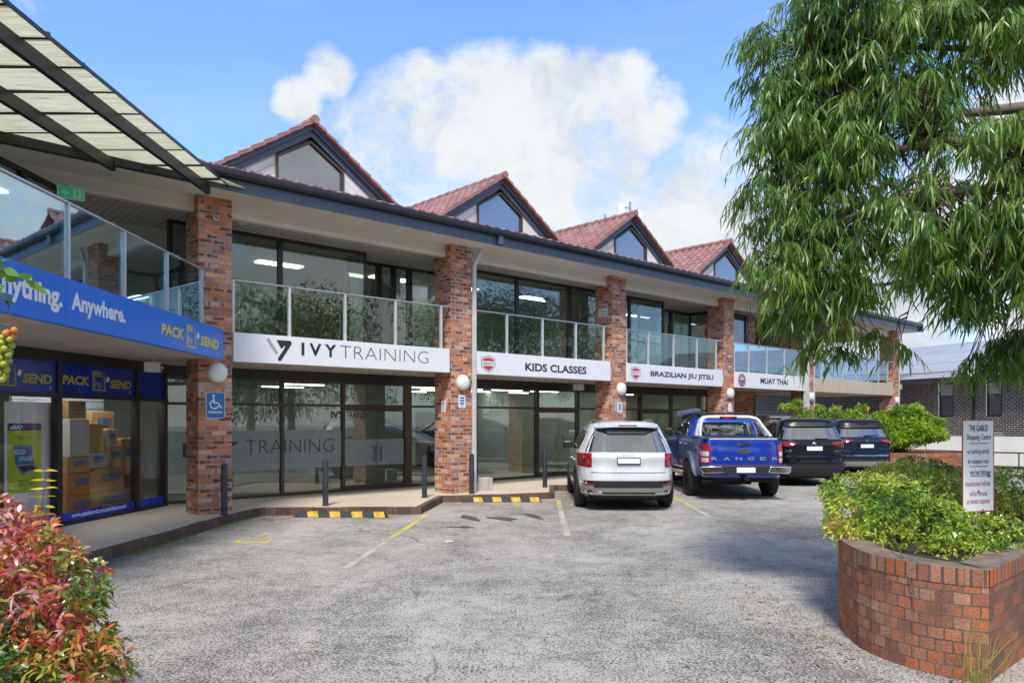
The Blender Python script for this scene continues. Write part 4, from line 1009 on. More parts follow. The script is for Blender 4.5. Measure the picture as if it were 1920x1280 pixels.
# strip lights seen through the glass, plus unseen fill strips in the parcel shop
def strip(label, grp, spots, rz, L, wd, z, mt='lit'):
    base = None
    for (a, b) in spots:
        if base is None:
            o = MB().box(-L / 2, L / 2, -wd / 2, wd / 2, -.03, 0).build('ceiling_light', mt); tag(o, label, 'ceiling light', grp); base = o
        else: o = base.copy(); COL.objects.link(o)
        place(o, FA(a, b, z), rz)
strip('slim lit strip on the ceiling of the shop below KIDS CLASSES', 'strip lights below KIDS CLASSES', [(8.0 + 1.7 * i, 3.0 + 1.5 * j) for i in range(4) for j in range(4)], FA.rz, 1.25, .10, 2.78)
strip('slim lit strip on the ceiling of the shop below BRAZILIAN JIU JITSU', 'strip lights below BRAZILIAN JIU JITSU', [(15.4 + 1.9 * i, 3.0 + 1.6 * j) for i in range(2) for j in range(3)], FA.rz, 1.25, .10, 2.78)
strip('slim lit strip on the ceiling deep in the shop below IVY TRAINING', 'strip lights below IVY TRAINING', [(4.6, 5.2), (4.9, 7.0)], FA.rz, 1.25, .10, 2.78)
strip('square lit ceiling panel in the upstairs room above IVY TRAINING', 'ceiling panels above IVY TRAINING', [(3.2, 3.6), (6.2, 3.4)], FA.rz, 1.1, .3, 5.585)
strip('lit ceiling panel in the upstairs room above KIDS CLASSES', 'ceiling panels above KIDS CLASSES', [(8.4, 3.2), (11.4, 3.2)], FA.rz, 1.2, .3, 5.585)
strip('lit ceiling strip in the upstairs room above BRAZILIAN JIU JITSU', 'ceiling strips above BRAZILIAN JIU JITSU', [(15.8, 3.6), (17.0, 3.6), (19.0, 3.0)], FA.rz, 1.2, .12, 5.585)
strip('added unseen fill strip in the parcel shop brightening the window cartons', 'added fill strips in the parcel shop', [(-1.05, 1.75), (-1.75, 1.0), (-2.5, .2)], R(83), 1.4, .22, 2.79, 'lit_fill')  # added fill light for the cartons, hidden above the header
strip('lit ceiling panel in the room behind the wing balcony', 'ceiling panels behind the wing balcony', [(-3.1, .9)], R(90), .9, .35, 5.585)

# ================================================================== parcels in the shop window
def carton(label, x0, x1, z0, z1, yb, d, mat, mark=None, open_=False):
    r = root('carton', label, 'carton', WS(x0, yb, z0), WS.rz, 'cartons stacked in the parcel shop window')
    w_, h_ = x1 - x0 - .006, z1 - z0 - .004
    MB().box(0, w_, 0, d, 0, h_).build('box_body', mat, r, bevel=.006)
    if mark == 'logo':
        m = MB(); m.box(w_ * .28, w_ * .86, -.003, -.0005, h_ * .52, h_ * .74); m.build('printed_label', 'pk_blue', r)
        m = MB(); text(m, 'PACK', w_ * .32, w_ * .5, h_ * .58, h_ * .68, -.005, .02); text(m, 'SEND', w_ * .64, w_ * .82, h_ * .58, h_ * .68, -.005, .02); m.build('label_lettering', 'card', r)
        m = MB(); m.box(w_ * .30, w_ * .80, -.003, -.0005, h_ * .42, h_ * .46); m.build('printed_line', 'letter_dark', r)
    elif mark == 'frame':
        m = MB(); q = .012; m.frame(w_ * .08, w_ * .92, h_ * .05, h_ * .95, q, -.003, -.0005); m.frame(w_ * .22, w_ * .78, h_ * .14, h_ * .40, q * .8, -.003, -.0005); m.build('printed_outline', 'letter_grey', r)
    elif mark == 'tape': MB().box(w_ * .46, w_ * .56, -.003, -.0005, h_ * .0, h_ * .999).build('tape_strip', 'tape', r)
for a in (('brown carton at the top of the left stack in the parcel shop window', .60, 1.03, 1.85, 2.16, .30, .35, 'card_d', 'frame'),
          ('tall white carton with a drawn outline, under the top brown carton', .60, 1.09, 1.21, 1.845, .28, .4, 'card_w', 'frame'),
          ('upper of two plain tan cartons right of the tall white carton', 1.10, 1.57, 1.55, 1.77, .36, .35, 'card', None),
          ('lower of two plain tan cartons right of the tall white carton', 1.10, 1.59, 1.265, 1.545, .34, .35, 'card', None),
          ('small grey carton standing on the taped tan carton', 1.66, 1.96, 1.365, 1.66, .36, .3, 'card_g', 'logo'),
          ('large tan carton high at the back of the window stack', 1.72, 2.36, 1.49, 1.99, .70, .45, 'card', 'logo'),
          ('tan carton with blue label between the white carton and the orange carton', .56, 1.13, .935, 1.205, .30, .38, 'card', 'logo'),
          ('grey carton with blue label in the middle of the stack', 1.135, 1.64, .975, 1.26, .34, .36, 'card_g', 'logo'),
          ('taped tan carton under the small grey carton', 1.66, 2.10, .965, 1.36, .35, .36, 'card', 'logo'),
          ('tan carton behind the right mullion of the parcel window', 2.105, 2.48, .80, 1.48, .38, .40, 'card', 'logo'),
          ('orange carton with blue label near the bottom left of the stack', .54, 1.215, .565, .93, .28, .42, 'card_o', 'logo'),
          ('wide tan carton with a large blue label and an open flap', 1.22, 2.06, .565, .97, .29, .40, 'card', 'logo'),
          ('orange carton on the floor at the left of the window', .49, 1.155, .157, .56, .26, .45, 'card_o', 'logo'),
          ('widest tan carton on the floor of the parcel window', 1.16, 2.42, .157, .56, .30, .45, 'card', 'logo'),
          ('narrow tan carton behind the right window pane, above another', 2.485, 2.70, .80, 1.47, .36, .35, 'card_d', None),
          ('tan carton standing on the floor behind the right window pane', 2.425, 2.79, .157, .795, .38, .35, 'card', 'tape')):
    carton(*a)
o = MB(); o.tube([(2.55, .5, 1.25), (2.80, .55, 2.15)], .035, 10); 
for i, v in enumerate(o.v): o.v[i] = WS(*v)
tag(o.build('paper_roll', 'card_d', smooth=50), 'patterned wrapping roll leaning on the slatted wall of the parcel shop', 'roll')
r = root('display_board', 'white display board standing behind the left parcel shop window', 'board', WS(-.93, .12, .155), WS.rz)
MB().box(0, .89, 0, .04, 0, 1.95).build('board_face', 'white', r)
r = root('poster', 'lime green eBAY poster with a laptop on the white board', 'poster', WS(-.915, .115, .74), WS.rz)
MB().box(0, .65, -.008, 0, 0, .93).build('green_field', 'poster_green', r); MB().box(0, .65, -.008, 0, .931, 1.04).build('heading_band', 'poster_blue', r)
m = MB(); text(m, 'eBAY', .03, .29, .95, 1.015, -.010, .03); m.build('heading_lettering', 'letter_white', r)
m = MB(); text(m, 'Buyer or seller?', .20, .47, .80, .845, -.010); text(m, 'We arrange the', .18, .48, .155, .195, -.010); text(m, 'packaging & delivery', .13, .53, .095, .14, -.010); m.build('lettering', 'letter_dark', r)
m = MB(); m.add([(x, -.010, z) for x, z in ((.09, .72), (.46, .70), (.48, .42), (.13, .42))], [(0, 1, 2, 3)]); m.build('laptop_screen', 'pk_blue', r)
m = MB(); m.add([(x, -.0105, z) for x, z in ((.12, .42), (.48, .42), (.62, .33), (.24, .25))], [(0, 1, 2, 3)]); m.build('laptop_base', 'letter_grey', r)
m = MB(); m.add([(x, -.012, z) for x, z in ((.17, .40), (.46, .405), (.54, .345), (.26, .295))], [(0, 1, 2, 3)]); m.build('keyboard', 'letter_dark', r)
m = MB(); text(m, 'SOLD', .10, .32, .575, .65, -.013, .02); text(m, 'ONLINE', .20, .47, .475, .545, -.013, .02); m.build('screen_lettering', 'letter_white', r)
r = root('carton', 'low beige carton on the paving against the second pillar', 'carton', FA(6.62, -.02, PV), FA.rz + R(8))
MB().box(0, .30, 0, .22, 0, .30).build('box_body', 'card_w', r, bevel=.006); MB().box(.14, .16, -.003, -.0005, 0, .30).build('tape_strip', 'tape', r)

# ================================================================== bollards and wheel stops
bo = root('bollard', 'dark bollard in front of the first brick pillar', 'bollard', (-5.13, 13.43, PV), 0, 'dark steel bollards along the kerb')
MB().lathe([(.056, 0), (.056, .86), (.05, .895), (.035, .91), (.01, .915)], 20).build('bollard_post', 'bollard', bo, smooth=35)
MB().lathe([(.075, -.002), (.075, .008), (.057, .012)], 20).build('base_plate', 'bollard', bo, smooth=30)
for (x, y), lb in (((-3.67, 14.82), 'dark bollard standing before the IVY TRAINING glass'), ((-1.9, 16.34), 'dark bollard before the door pane left of the second pillar'), ((-.92, 17.18), 'dark bollard in front of the second pillar and its downpipe'), ((.82, 18.78), 'dark bollard standing left of the silver car')):
    c = copy_tree(bo); place(c, (x, y, PV)); c['label'] = lb
def wheel_stop(label, a, b):
    a, b = Vector((*a, 0)), Vector((*b, 0)); L = (b - a).length; rz = math.atan2((b - a).y, (b - a).x)
    r = root('wheel_stop', label, 'wheel stop', tuple(a), rz, 'rubber wheel stops at the bay heads')
    pr = [(-.085, 0), (.085, 0), (.05, .10), (-.05, .10)]
    m = MB(); vs = []
    for x, k in ((0, .1), (.10, 1), (L - .10, 1), (L, .1)): vs += [(x, y, z * k + .002) for y, z in pr]
    m.add(vs, [(0, 1, 2, 3), (15, 14, 13, 12)] + [(i * 4 + j, i * 4 + (j + 1) % 4, i * 4 + 4 + (j + 1) % 4, i * 4 + 4 + j) for i in range(3) for j in range(4)])
    m.build('stop_body', 'stop_black', r)
    for k in range(4):
        x = L * (.16 + .235 * k); m = MB(); q = .0025
        m.add([(x, -.0855, .004 + .002), (x + .2, -.0855, .006), (x + .17, -.052, .103), (x - .03, -.052, .103), (x + .17, .05, .103), (x - .03, .05, .103)], [(0, 1, 2, 3), (3, 2, 4, 5)])
        m.v = [(p[0], p[1] - q, p[2] + q) for p in m.v]; m.build('yellow_patch', 'stop_yellow', r)
wheel_stop('black and yellow wheel stop in the wheelchair bay', (-4.10, 14.20), (-2.32, 14.12)); wheel_stop('black and yellow wheel stop in the empty bay beside the silver car', (-1.12, 16.74), (.66, 16.74))
# ================================================================== vehicles
class Body:
    """stacked horizontal slices; y forward from the rear axle"""
    def __init__(s, prof, n=6.0): s.p = np.array(prof, float); s.n = n
    def at(s, z): return tuple(np.interp(z, s.p[:, 0], s.p[:, k]) for k in (1, 2, 3))
    def rear(s, x, z):
        w_, a, b = s.at(z); q = min(abs(x) / w_, .999); L = (b - a) / 2; return (a + b) / 2 - L * (1 - q ** s.n) ** (1 / s.n)
    def side(s, y, z):
        w_, a, b = s.at(z); L = (b - a) / 2; q = min(abs(y - (a + b) / 2) / L, .999); return w_ * (1 - q ** s.n) ** (1 / s.n)
    def outline(s, z):
        w_, a, b = s.at(z); L, c = (b - a) / 2, (a + b) / 2; P = []
        qs = np.linspace(-.93, .93, 46); xs_ = np.linspace(.84, -.84, 19)
        for q in qs: P.append((w_ * (1 - abs(q) ** s.n) ** (1 / s.n), c + L * q))
        for x in xs_: P.append((w_ * x, c + L * (1 - abs(x) ** s.n) ** (1 / s.n)))
        for q in qs[::-1]: P.append((-w_ * (1 - abs(q) ** s.n) ** (1 / s.n), c + L * q))
        for x in xs_[::-1]: P.append((w_ * x, c - L * (1 - abs(x) ** s.n) ** (1 / s.n)))
        return P
    def mesh(s, zs, cuts=()):
        m = MB(); rings = [s.outline(z) for z in zs]; n = len(rings[0])
        for z, r_ in zip(zs, rings): m.v += [(x, y, z) for x, y in r_]
        for i in range(len(zs) - 1):
            for k in range(n):
                q = (i * n + k, i * n + (k + 1) % n, (i + 1) * n + (k + 1) % n, (i + 1) * n + k)
                c = np.mean([m.v[j] for j in q], 0)
                if any((c[1] - cy) ** 2 + (c[2] - cz) ** 2 < r_ ** 2 and abs(c[0]) > .5 for cy, cz, r_ in cuts): continue
                m.f.append(q); m.mi.append(0)
        m.f += [tuple(range(n - 1, -1, -1)), tuple(range((len(zs) - 1) * n, len(zs) * n))]; m.mi += [0, 0]
        return m
def densify(zs, step=.05):
    o = [zs[0]]
    for a, b in zip(zs[:-1], zs[1:]):
        k = max(1, int(math.ceil((b - a) / step))); o += [a + (b - a) * i / k for i in range(1, k + 1)]
    return o
def patch(body, rows, off=.008, where='rear', nx=12, sgn=1, skirt=.03, mi=0, mb=None):
    """a shaped panel lying on the body; rows = (z, a, b)"""
    m = mb or MB(); zz = np.array([r_[0] for r_ in rows]); A = np.array([r_[1] for r_ in rows]); Bb = np.array([r_[2] for r_ in rows])
    Z = densify(list(zz), .06) if len(rows) < 12 else list(zz); vs = []; inn = []
    for z in Z:
        a, b = np.interp(z, zz, A), np.interp(z, zz, Bb)
        for k in range(nx + 1):
            t = a + (b - a) * k / nx
            if where == 'rear': vs.append((t, body.rear(t, z) - off, z)); inn.append((t, body.rear(t, z) + skirt, z))
            else: x = body.side(t, z); vs.append((sgn * (x + off), t, z)); inn.append((sgn * (x - skirt), t, z))
    W_ = nx + 1; H_ = len(Z); fs = [(j * W_ + k, j * W_ + k + 1, (j + 1) * W_ + k + 1, (j + 1) * W_ + k) for j in range(H_ - 1) for k in range(nx)]
    o = len(vs); bd = list(range(W_)) + [j * W_ + nx for j in range(1, H_)] + [(H_ - 1) * W_ + k for k in range(nx - 1, -1, -1)] + [j * W_ for j in range(H_ - 2, 0, -1)]
    fs += [(bd[i], bd[(i + 1) % len(bd)], bd[(i + 1) % len(bd)] + o, bd[i] + o) for i in range(len(bd))]
    m.add(vs + inn, fs, mi); return m
def wheel(r, car, x, y, rad, wd, sg, spokes=10, rimr=.66):
    wh = MB(); prof = [(rad * rimr, -wd / 2), (rad * .86, -wd / 2 - .004), (rad * .965, -wd / 2 + .018), (rad, -wd / 2 + .05), (rad, wd / 2 - .05), (rad * .965, wd / 2 - .018), (rad * .86, wd / 2 + .004), (rad * rimr, wd / 2)]
    wh.lathe(prof, 36, (x, y, rad), 'x'); t = wh.build('wheel', 'rubber', car, smooth=40)
    rm = MB(); xo = x + sg * (wd / 2 - .02)
    rm.lathe([(rad * rimr, -.012), (rad * rimr, .018), (rad * (rimr - .05), .020), (rad * (rimr - .06), -.012)], 36, (xo, y, rad), 'x')
    for k in range(spokes):
        a = 2 * math.pi * k / spokes; ca, sa = math.cos(a), math.sin(a)
        P = [(.05, -.022), (rad * (rimr - .03), -.030), (rad * (rimr - .03), .030), (.05, .022)]
        v = [(xo + sg * d, y + p * ca - q * sa, rad + p * sa + q * ca) for d in (0, .018) for p, q in P]
        rm.add(v, [(0, 1, 2, 3), (4, 5, 6, 7), (0, 1, 5, 4), (1, 2, 6, 5), (2, 3, 7, 6), (3, 0, 4, 7)])
    rm.lathe([(.07, -.01), (.07, .025), (.03, .03)], 20, (xo, y, rad), 'x'); rm.build('rim', 'skid', t, smooth=35)
    dk = MB(); dk.lathe([(rad * (rimr - .04), -.03), (rad * (rimr - .04), -.024)], 30, (xo - sg * .01, y, rad), 'x'); dk.build('brake_disc', 'under', t)
def car_text(body, name, items, mat, car, off=.013):
    m = MB()
    for s_, a, b, z0, z1, bold, sh in items: text(m, s_, a, b, z0, z1, 0, bold, sh, fn=lambda p: (p[0], body.rear(p[0], p[2]) - off, p[2]))
    return m.build(name, mat, car)
def mirror(car, x, y, z, sg, mat):
    MB().prism([(0, -.09), (.20, -.08), (.23, 0), (.20, .09), (.03, .09)], y - .05, y + .05, 'y').build
    m = MB(); m.box(min(x, x + sg * .2), max(x, x + sg * .2), y - .06, y + .06, z - .08, z + .08); o = m.build('wing_mirror', mat, car, bevel=.03); return o
def plate(body, car, x0, x1, z0, z1, off=.014, border=True):
    y = body.rear((x0 + x1) / 2, (z0 + z1) / 2) - off
    if border: MB().box(x0 - .015, x1 + .015, y - .006, y + .03, z0 - .018, z1 + .015).build('plate_surround', 'black', car)
    MB().box(x0, x1, y - .010, y - .0062, z0, z1).build('number_plate', 'plate', car)
def side_glass(body, car, pieces, sides=(-1, 1)):
    for sg in sides:
        for rows in pieces: patch(body, rows, .006, 'side', 10, sg, .02).build('side_window', 'car_glass', car, smooth=40)
def arch(body, car, y, z, r0, r1, mat, out_=.02, sides=(-1, 1), n=22, a0=-12, a1=192):
    for sg in sides:
        m = MB(); V = []
        for i in range(n + 1):
            t = R(a0 + (a1 - a0) * i / n)
            for r_, o in ((r0, out_), (r1, out_), (r1 + .01, -.02), (r0, -.10)):
                yy, zz = y + r_ * math.cos(t), z + r_ * math.sin(t); zz = max(zz, body.p[0, 0]); V.append((sg * (body.side(yy, zz) + o), yy, zz))
        m.add(V, [(i * 4 + j, i * 4 + (j + 1) % 4, i * 4 + 4 + (j + 1) % 4, i * 4 + 4 + j) for i in range(n) for j in range(4)]); m.build('wheel_arch', mat, car, smooth=40)
def rail(car, x, y0, y1, z, mat, dz=.05):
    for sg in (-1, 1):
        MB().tube([(sg * x, y0, z - .03), (sg * x, y0 + .12, z + dz * .8), (sg * x, (y0 + y1) / 2, z + dz), (sg * x, y1 - .12, z + dz * .8), (sg * x, y1, z - .03)], .017, 8).build('roof_rail', mat, car, smooth=50)

SUVP = [(.24, .84, -.78, 3.55), (.32, .92, -.93, 3.70), (.45, .945, -.985, 3.76), (.60, .955, -1.0, 3.80), (.72, .955, -.99, 3.80), (.80, .955, -.965, 3.79), (.90, .953, -.965, 3.78), (.99, .95, -.985, 3.72),
        (1.03, .945, -.985, 3.62), (1.06, .94, -.96, 3.35), (1.09, .932, -.935, 2.75), (1.12, .915, -.915, 2.55), (1.25, .862, -.84, 2.25), (1.40, .79, -.75, 1.90), (1.52, .728, -.68, 1.60), (1.59, .69, -.64, 1.36),
        (1.64, .645, -.66, 1.12), (1.672, .56, -.60, .92), (1.692, .44, -.45, .72), (1.70, .26, -.2, .5)]
def suv(name, label, cat, pos, yaw, sc, paintm, style, prof=SUVP):
    b = Body(prof, 5.4); car = root(name, label, cat, (*pos, 0), yaw, 'cars parked at an angle before the shops'); car.scale = (sc, sc, sc)
    zs = densify([p[0] for p in prof], .05); wb = 2.815; tr = .365
    b.mesh(zs, ((0, tr, .43), (wb, tr, .43))).build('body', paintm, car, smooth=28)
    m = MB(); m.box(-.74, .74, -.74, 3.5, .20, .70); m.build('underbody', 'under', car)
    for y in (0, wb):
        for sg in (-1, 1): wheel(name, car, sg * .835, y, tr, .235, sg)
        arch(b, car, y, tr, .40, .475, 'dkplastic', .012)
    patch(b, [(1.10, .92, 2.15), (1.30, .70, 1.95), (1.50, .52, 1.52)], .006, 'side', 10, -1, .02)
    # side glass: front door, rear door, quarter
    P = [[(1.13, 1.25, 2.18), (1.30, 1.22, 1.95), (1.52, 1.18, 1.48)], [(1.13, .42, 1.18), (1.30, .40, 1.15), (1.53, .36, 1.11)], [(1.16, -.28, .36), (1.30, -.36, .34), (1.50, -.36, .30)]]
    side_glass(b, car, P)
    for sg in (-1, 1):
        m = MB(); 
        for y0 in (.39, 1.215): patch(b, [(.55, y0 - .004, y0 + .004), (1.52, y0 - .012, y0 - .004)], .003, 'side', 1, sg, .004, mb=m)
        m.build('door_gap', 'black', car)
        m = MB(); patch(b, [(.92, .95, 1.15), (.945, .95, 1.15)], .03, 'side', 4, sg, .02, mb=m); patch(b, [(.92, .18, .36), (.945, .18, .36)], .03, 'side', 4, sg, .02, mb=m); m.build('door_handle', paintm, car)
        patch(b, [(.26, .45, 2.36), (.42, .45, 2.36)], .008, 'side', 8, sg, .02).build('sill_cladding', 'dkplastic', car)
        mirror(car, sg * .90, 2.0, 1.17, sg, 'black')
    style(b, car, paintm)
    return car
def kia_style(b, car, pm):
    patch(b, [(1.115, -.80, .80), (1.16, -.79, .79), (1.40, -.68, .68), (1.53, -.60, .60), (1.55, -.5, .5)], .006, 'rear', 18).build('rear_window', 'car_glass', car, smooth=40)
    sp = MB(); n_ = 16; V = []
    for i in range(n_ + 1):
        x = -.62 + 1.24 * i / n_; q = 1 - abs(x) / .62; z1 = 1.655 - .04 * (abs(x) / .62) ** 2
        V += [(x, b.rear(x, 1.6) - .10 - .06 * min(1, q * 3), z1 - .03), (x, b.rear(x, 1.6) - .10 - .06 * min(1, q * 3), z1 - .055 - .015 * q), (x, -.42, z1 - .07), (x, -.42, z1 + .01)]
    sp.add(V, [(i * 4 + j, i * 4 + (j + 1) % 4, i * 4 + 4 + (j + 1) % 4, i * 4 + 4 + j) for i in range(n_) for j in range(4)] + [(0, 1, 2, 3), (n_ * 4 + 3, n_ * 4 + 2, n_ * 4 + 1, n_ * 4)]); sp.build('spoiler', pm, car, smooth=40)
    sd = MB(); V = []
    for i in range(n_ + 1):                                               # gloss black lip under the spoiler, deepest at its ends
        x = -.59 + 1.18 * i / n_; e = .06 + .07 * (abs(x) / .59 < .75)
        V += [(x, b.rear(x, 1.55) - .05, 1.585), (x, b.rear(x, 1.55 - e) - .012, 1.585 - e)]
    sd.add(V, [(2 * i, 2 * i + 1, 2 * i + 3, 2 * i + 2) for i in range(n_)]); sd.build('spoiler_underside', 'black', car)
    m = MB(); m.box(-.17, .17, b.rear(0, 1.6) - .168, b.rear(0, 1.6) - .158, 1.607, 1.622); m.build('brake_light', 'lens_dark', car)
    for sg in (-1, 1):
        for a, c_ in ((.845, .925), (.70, .79)):
            x0, x1 = sorted((sg * a, sg * c_)); patch(b, [(.845, x0, x1), (1.085, x0 - .0, x1)], .014, 'rear', 5).build('tail_light', 'lens_red', car, smooth=40)
        x0, x1 = sorted((sg * .70, sg * .925)); patch(b, [(1.03, x0, x1), (1.09, x0, x1)], .011, 'rear', 6).build('tail_light', 'lens_red', car, smooth=40)
        x0, x1 = sorted((sg * .685, sg * .935)); patch(b, [(.835, x0, x1), (1.10, x0, x1)], .006, 'rear', 6).build('light_housing', 'lens_dark', car, smooth=40)
        x0, x1 = sorted((sg * .62, sg * .875)); patch(b, [(.495, x0, x1), (.52, x0, x1)], .022, 'rear', 6).build('reflector', 'lens_red', car)
        x0, x1 = sorted((sg * .48, sg * .74)); patch(b, [(.335, x0, x1), (.365, x0 + .02, x1 - .02)], .05, 'rear', 6).build('exhaust_trim', 'chrome', car)
        m = MB(); patch(b, [(.745, .9 * sg - .003, .9 * sg + .003), (.835, .745 * sg - .003, .745 * sg + .003)], .003, 'rear', 1, skirt=.004, mb=m); m.build('panel_gap', 'black', car)
    patch(b, [(.24, -.90, .90), (.45, -.945, .945), (.50, -.95, .95), (.56, -.90, .90), (.585, -.86, .86)], .012, 'rear', 20).build('bumper_cladding', 'dkplastic', car, smooth=40)
    patch(b, [(.355, -.90, -.86), (.43, -.92, -.62), (.485, -.90, -.66)], .022, 'rear', 6).build('skid_trim', 'skid', car); patch(b, [(.355, .86, .90), (.43, .62, .92), (.485, .66, .90)], .022, 'rear', 6).build('skid_trim', 'skid', car)
    patch(b, [(.37, -.66, .66), (.42, -.70, .70), (.45, -.70, .70)], .026, 'rear', 14).build('skid_bar', 'skid', car)
    patch(b, [(.735, -.66, .66), (.745, -.72, .72)], .008, 'rear', 12).build('tailgate_gap', 'black', car)
    patch(b, [(1.005, -.30, .30), (1.04, -.62, .62), (1.075, -.66, .66)], .004, 'rear', 12).build('garnish_crease', pm, car)
    plate(b, car, -.205, .205, .91, 1.005); car_text(b, 'badge', [('KIΛ', -.115, .115, 1.045, 1.085, .01, 0)], 'chrome', car)
    rail(car, .56, -.30, 1.05, 1.665, 'chrome'); MB().prism([(-.02, 1.69), (.10, 1.69), (.0, 1.76)], -.012, .012, 'x').build('antenna_fin', 'chrome', car)
    car_text(b, 'trim_badge', [('GT', .66, .73, .79, .81, .01, 0)], 'letter_dark', car)
suv('silver_suv', 'silver white SUV reversed view, parked left of the blue ute', 'car', (2.34, 15.95), R(-1.5), 1.06, 'paint_silver', kia_style)

def bmw_style(b, car, pm):
    patch(b, [(1.17, -.78, .78), (1.22, -.77, .77), (1.42, -.665, .665), (1.49, -.63, .63)], .006, 'rear', 18).build('rear_window', 'car_glass', car, smooth=40)
    patch(b, [(1.49, -.63, .63), (1.60, -.60, .60), (1.625, -.56, .56)], .05, 'rear', 16, skirt=.1).build('spoiler', 'black', car, smooth=40)
    for sg in (-1, 1):
        f = lambda p, q: tuple(sorted((sg * p, sg * q)))
        patch(b, [(.985, *f(.60, .945)), (1.03, *f(.50, .945)), (1.08, *f(.42, .945)), (1.105, *f(.45, .93))], .012, 'rear', 8).build('tail_light', 'lens_dark', car, smooth=40)
        patch(b, [(1.085, *f(.46, .935)), (1.105, *f(.50, .93))], .016, 'rear', 8).build('light_bar', 'lens_red', car)
        patch(b, [(.99, *f(.74, .94)), (1.03, *f(.80, .945))], .016, 'rear', 6).build('light_bar', 'lens_red', car)
        patch(b, [(.70, *f(.80, .94)), (.745, *f(.78, .945))], .012, 'rear', 4).build('reflector', 'lens_red', car)
        patch(b, [(.30, *f(.60, .88)), (.33, *f(.56, .91)), (.43, *f(.60, .92)), (.45, *f(.64, .90))], .024, 'rear', 6).build('exhaust_trim', 'dkplastic', car)
        patch(b, [(.33, *f(.63, .86)), (.42, *f(.65, .88))], .030, 'rear', 4).build('exhaust_opening', 'under', car)
    patch(b, [(.24, -.90, .90), (.45, -.945, .945), (.56, -.95, .95)], .012, 'rear', 18).build('bumper_cladding', 'dkplastic', car, smooth=40)
    patch(b, [(.575, -.80, .80), (.585, -.80, .80)], .006, 'rear', 12).build('tailgate_gap', 'black', car)
    plate(b, car, -.19, .19, .90, 1.0, border=False)
    m = MB()
    for k, (rr, mi) in enumerate(((.045, 0), (.036, 1))):
        m.add([(rr * math.cos(t * math.pi / 10), b.rear(0, 1.07) - .012 - .002 * k, 1.07 + rr * math.sin(t * math.pi / 10)) for t in range(20)], [tuple(range(20))], mi)
    for t0 in (0, 10): m.add([(0, b.rear(0, 1.07) - .016, 1.07)] + [(.034 * math.cos((t0 + t) * math.pi / 10), b.rear(0, 1.07) - .016, 1.07 + .034 * math.sin((t0 + t) * math.pi / 10)) for t in range(6)], [tuple(range(7))], 2)
    m.build('badge', ['chrome', 'letter_white', 'pk_blue'], car)
    car_text(b, 'model_lettering', [('X5', -.70, -.54, .86, .91, .02, .15), ('xDrive', .48, .67, .875, .905, .005, .1)], 'chrome', car)
    wp = MB(); wp.tube([(.05, b.rear(0, 1.185) - .03, 1.19), (.38, b.rear(.38, 1.20) - .03, 1.185)], [.016, .006], 6); wp.build('wiper', 'black', car)
    rail(car, .56, -.30, 1.05, 1.66, 'black', .035); MB().prism([(-.05, 1.69), (.12, 1.69), (-.02, 1.75)], -.014, .014, 'x').build('antenna_fin', 'black', car)
suv('black_suv', 'black SUV between the blue ute and the dark blue SUV', 'car', (8.20, 21.45), R(-1.0), 1.10, 'paint_navy', bmw_style)
def mitsu_style(b, car, pm):
    patch(b, [(1.17, -.80, .80), (1.22, -.78, .78), (1.40, -.67, .67), (1.44, -.65, .65)], .006, 'rear', 18).build('rear_window', 'car_glass', car, smooth=40)
    patch(b, [(1.44, -.65, .65), (1.57, -.62, .62), (1.635, -.56, .56)], .055, 'rear', 16, skirt=.1).build('spoiler', 'black', car, smooth=40)
    m = MB(); m.box(-.17, .17, b.rear(0, 1.5) - .068, b.rear(0, 1.5) - .05, 1.585, 1.605); m.build('brake_light', 'lens_dark', car)
    for sg in (-1, 1):
        f = lambda p, q: tuple(sorted((sg * p, sg * q)))
        patch(b, [(.985, *f(.72, .945)), (1.02, *f(.55, .945)), (1.065, *f(.42, .945)), (1.085, *f(.40, .94))], .014, 'rear', 8).build('tail_light', 'lens_red', car, smooth=40)
        patch(b, [(.99, *f(.70, .86)), (1.03, *f(.68, .90))], .020, 'rear', 6).build('reversing_lens', 'lens_clear', car)
        patch(b, [(.56, *f(.70, .93)), (.585, *f(.66, .945))], .016, 'rear', 6).build('reflector', 'lens_red', car)
        patch(b, [(.345, *f(.62, .86)), (.375, *f(.58, .88))], .034, 'rear', 6).build('exhaust_opening', 'under', car)
    patch(b, [(.24, -.90, .90), (.45, -.945, .945), (.52, -.95, .95)], .012, 'rear', 18).build('bumper_cladding', 'dkplastic', car, smooth=40)
    patch(b, [(.30, -.70, .70), (.33, -.90, .90), (.42, -.93, .93), (.455, -.90, .90)], .024, 'rear', 18).build('skid_trim', 'skid', car, smooth=40)
    patch(b, [(.62, -.90, .90), (.635, -.90, .90)], .008, 'rear', 14).build('lower_trim', 'chrome', car)
    plate(b, car, -.19, .19, .855, .955, border=False)
    m = MB(); y = b.rear(0, 1.06) - .014; r_ = .046
    for a in (90, 210, 330):
        ca, sa = math.cos(R(a)), math.sin(R(a)); cb, sb = -sa, ca
        m.add([(0 + r_ * p * ca + r_ * q * cb, y, 1.05 + r_ * p * sa + r_ * q * sb) for p, q in ((0, 0), (.6, -.35), (1.2, 0), (.6, .35))], [(0, 1, 2, 3)])
    m.build('badge', 'chrome', car)
    wp = MB(); wp.tube([(-.05, b.rear(0, 1.20) - .03, 1.20), (.36, b.rear(.3, 1.22) - .03, 1.225)], [.02, .008], 6); wp.build('wiper', 'black', car)
    rail(car, .56, -.30, 1.05, 1.665, 'chrome', .03); MB().prism([(-.05, 1.69), (.12, 1.69), (-.02, 1.75)], -.014, .014, 'x').build('antenna_fin', 'black', car)
suv('dark_blue_suv', 'dark blue SUV at the right end of the row beside the brick planter', 'car', (11.27, 25.0), R(1.0), 1.085, 'paint_navy2', mitsu_style)

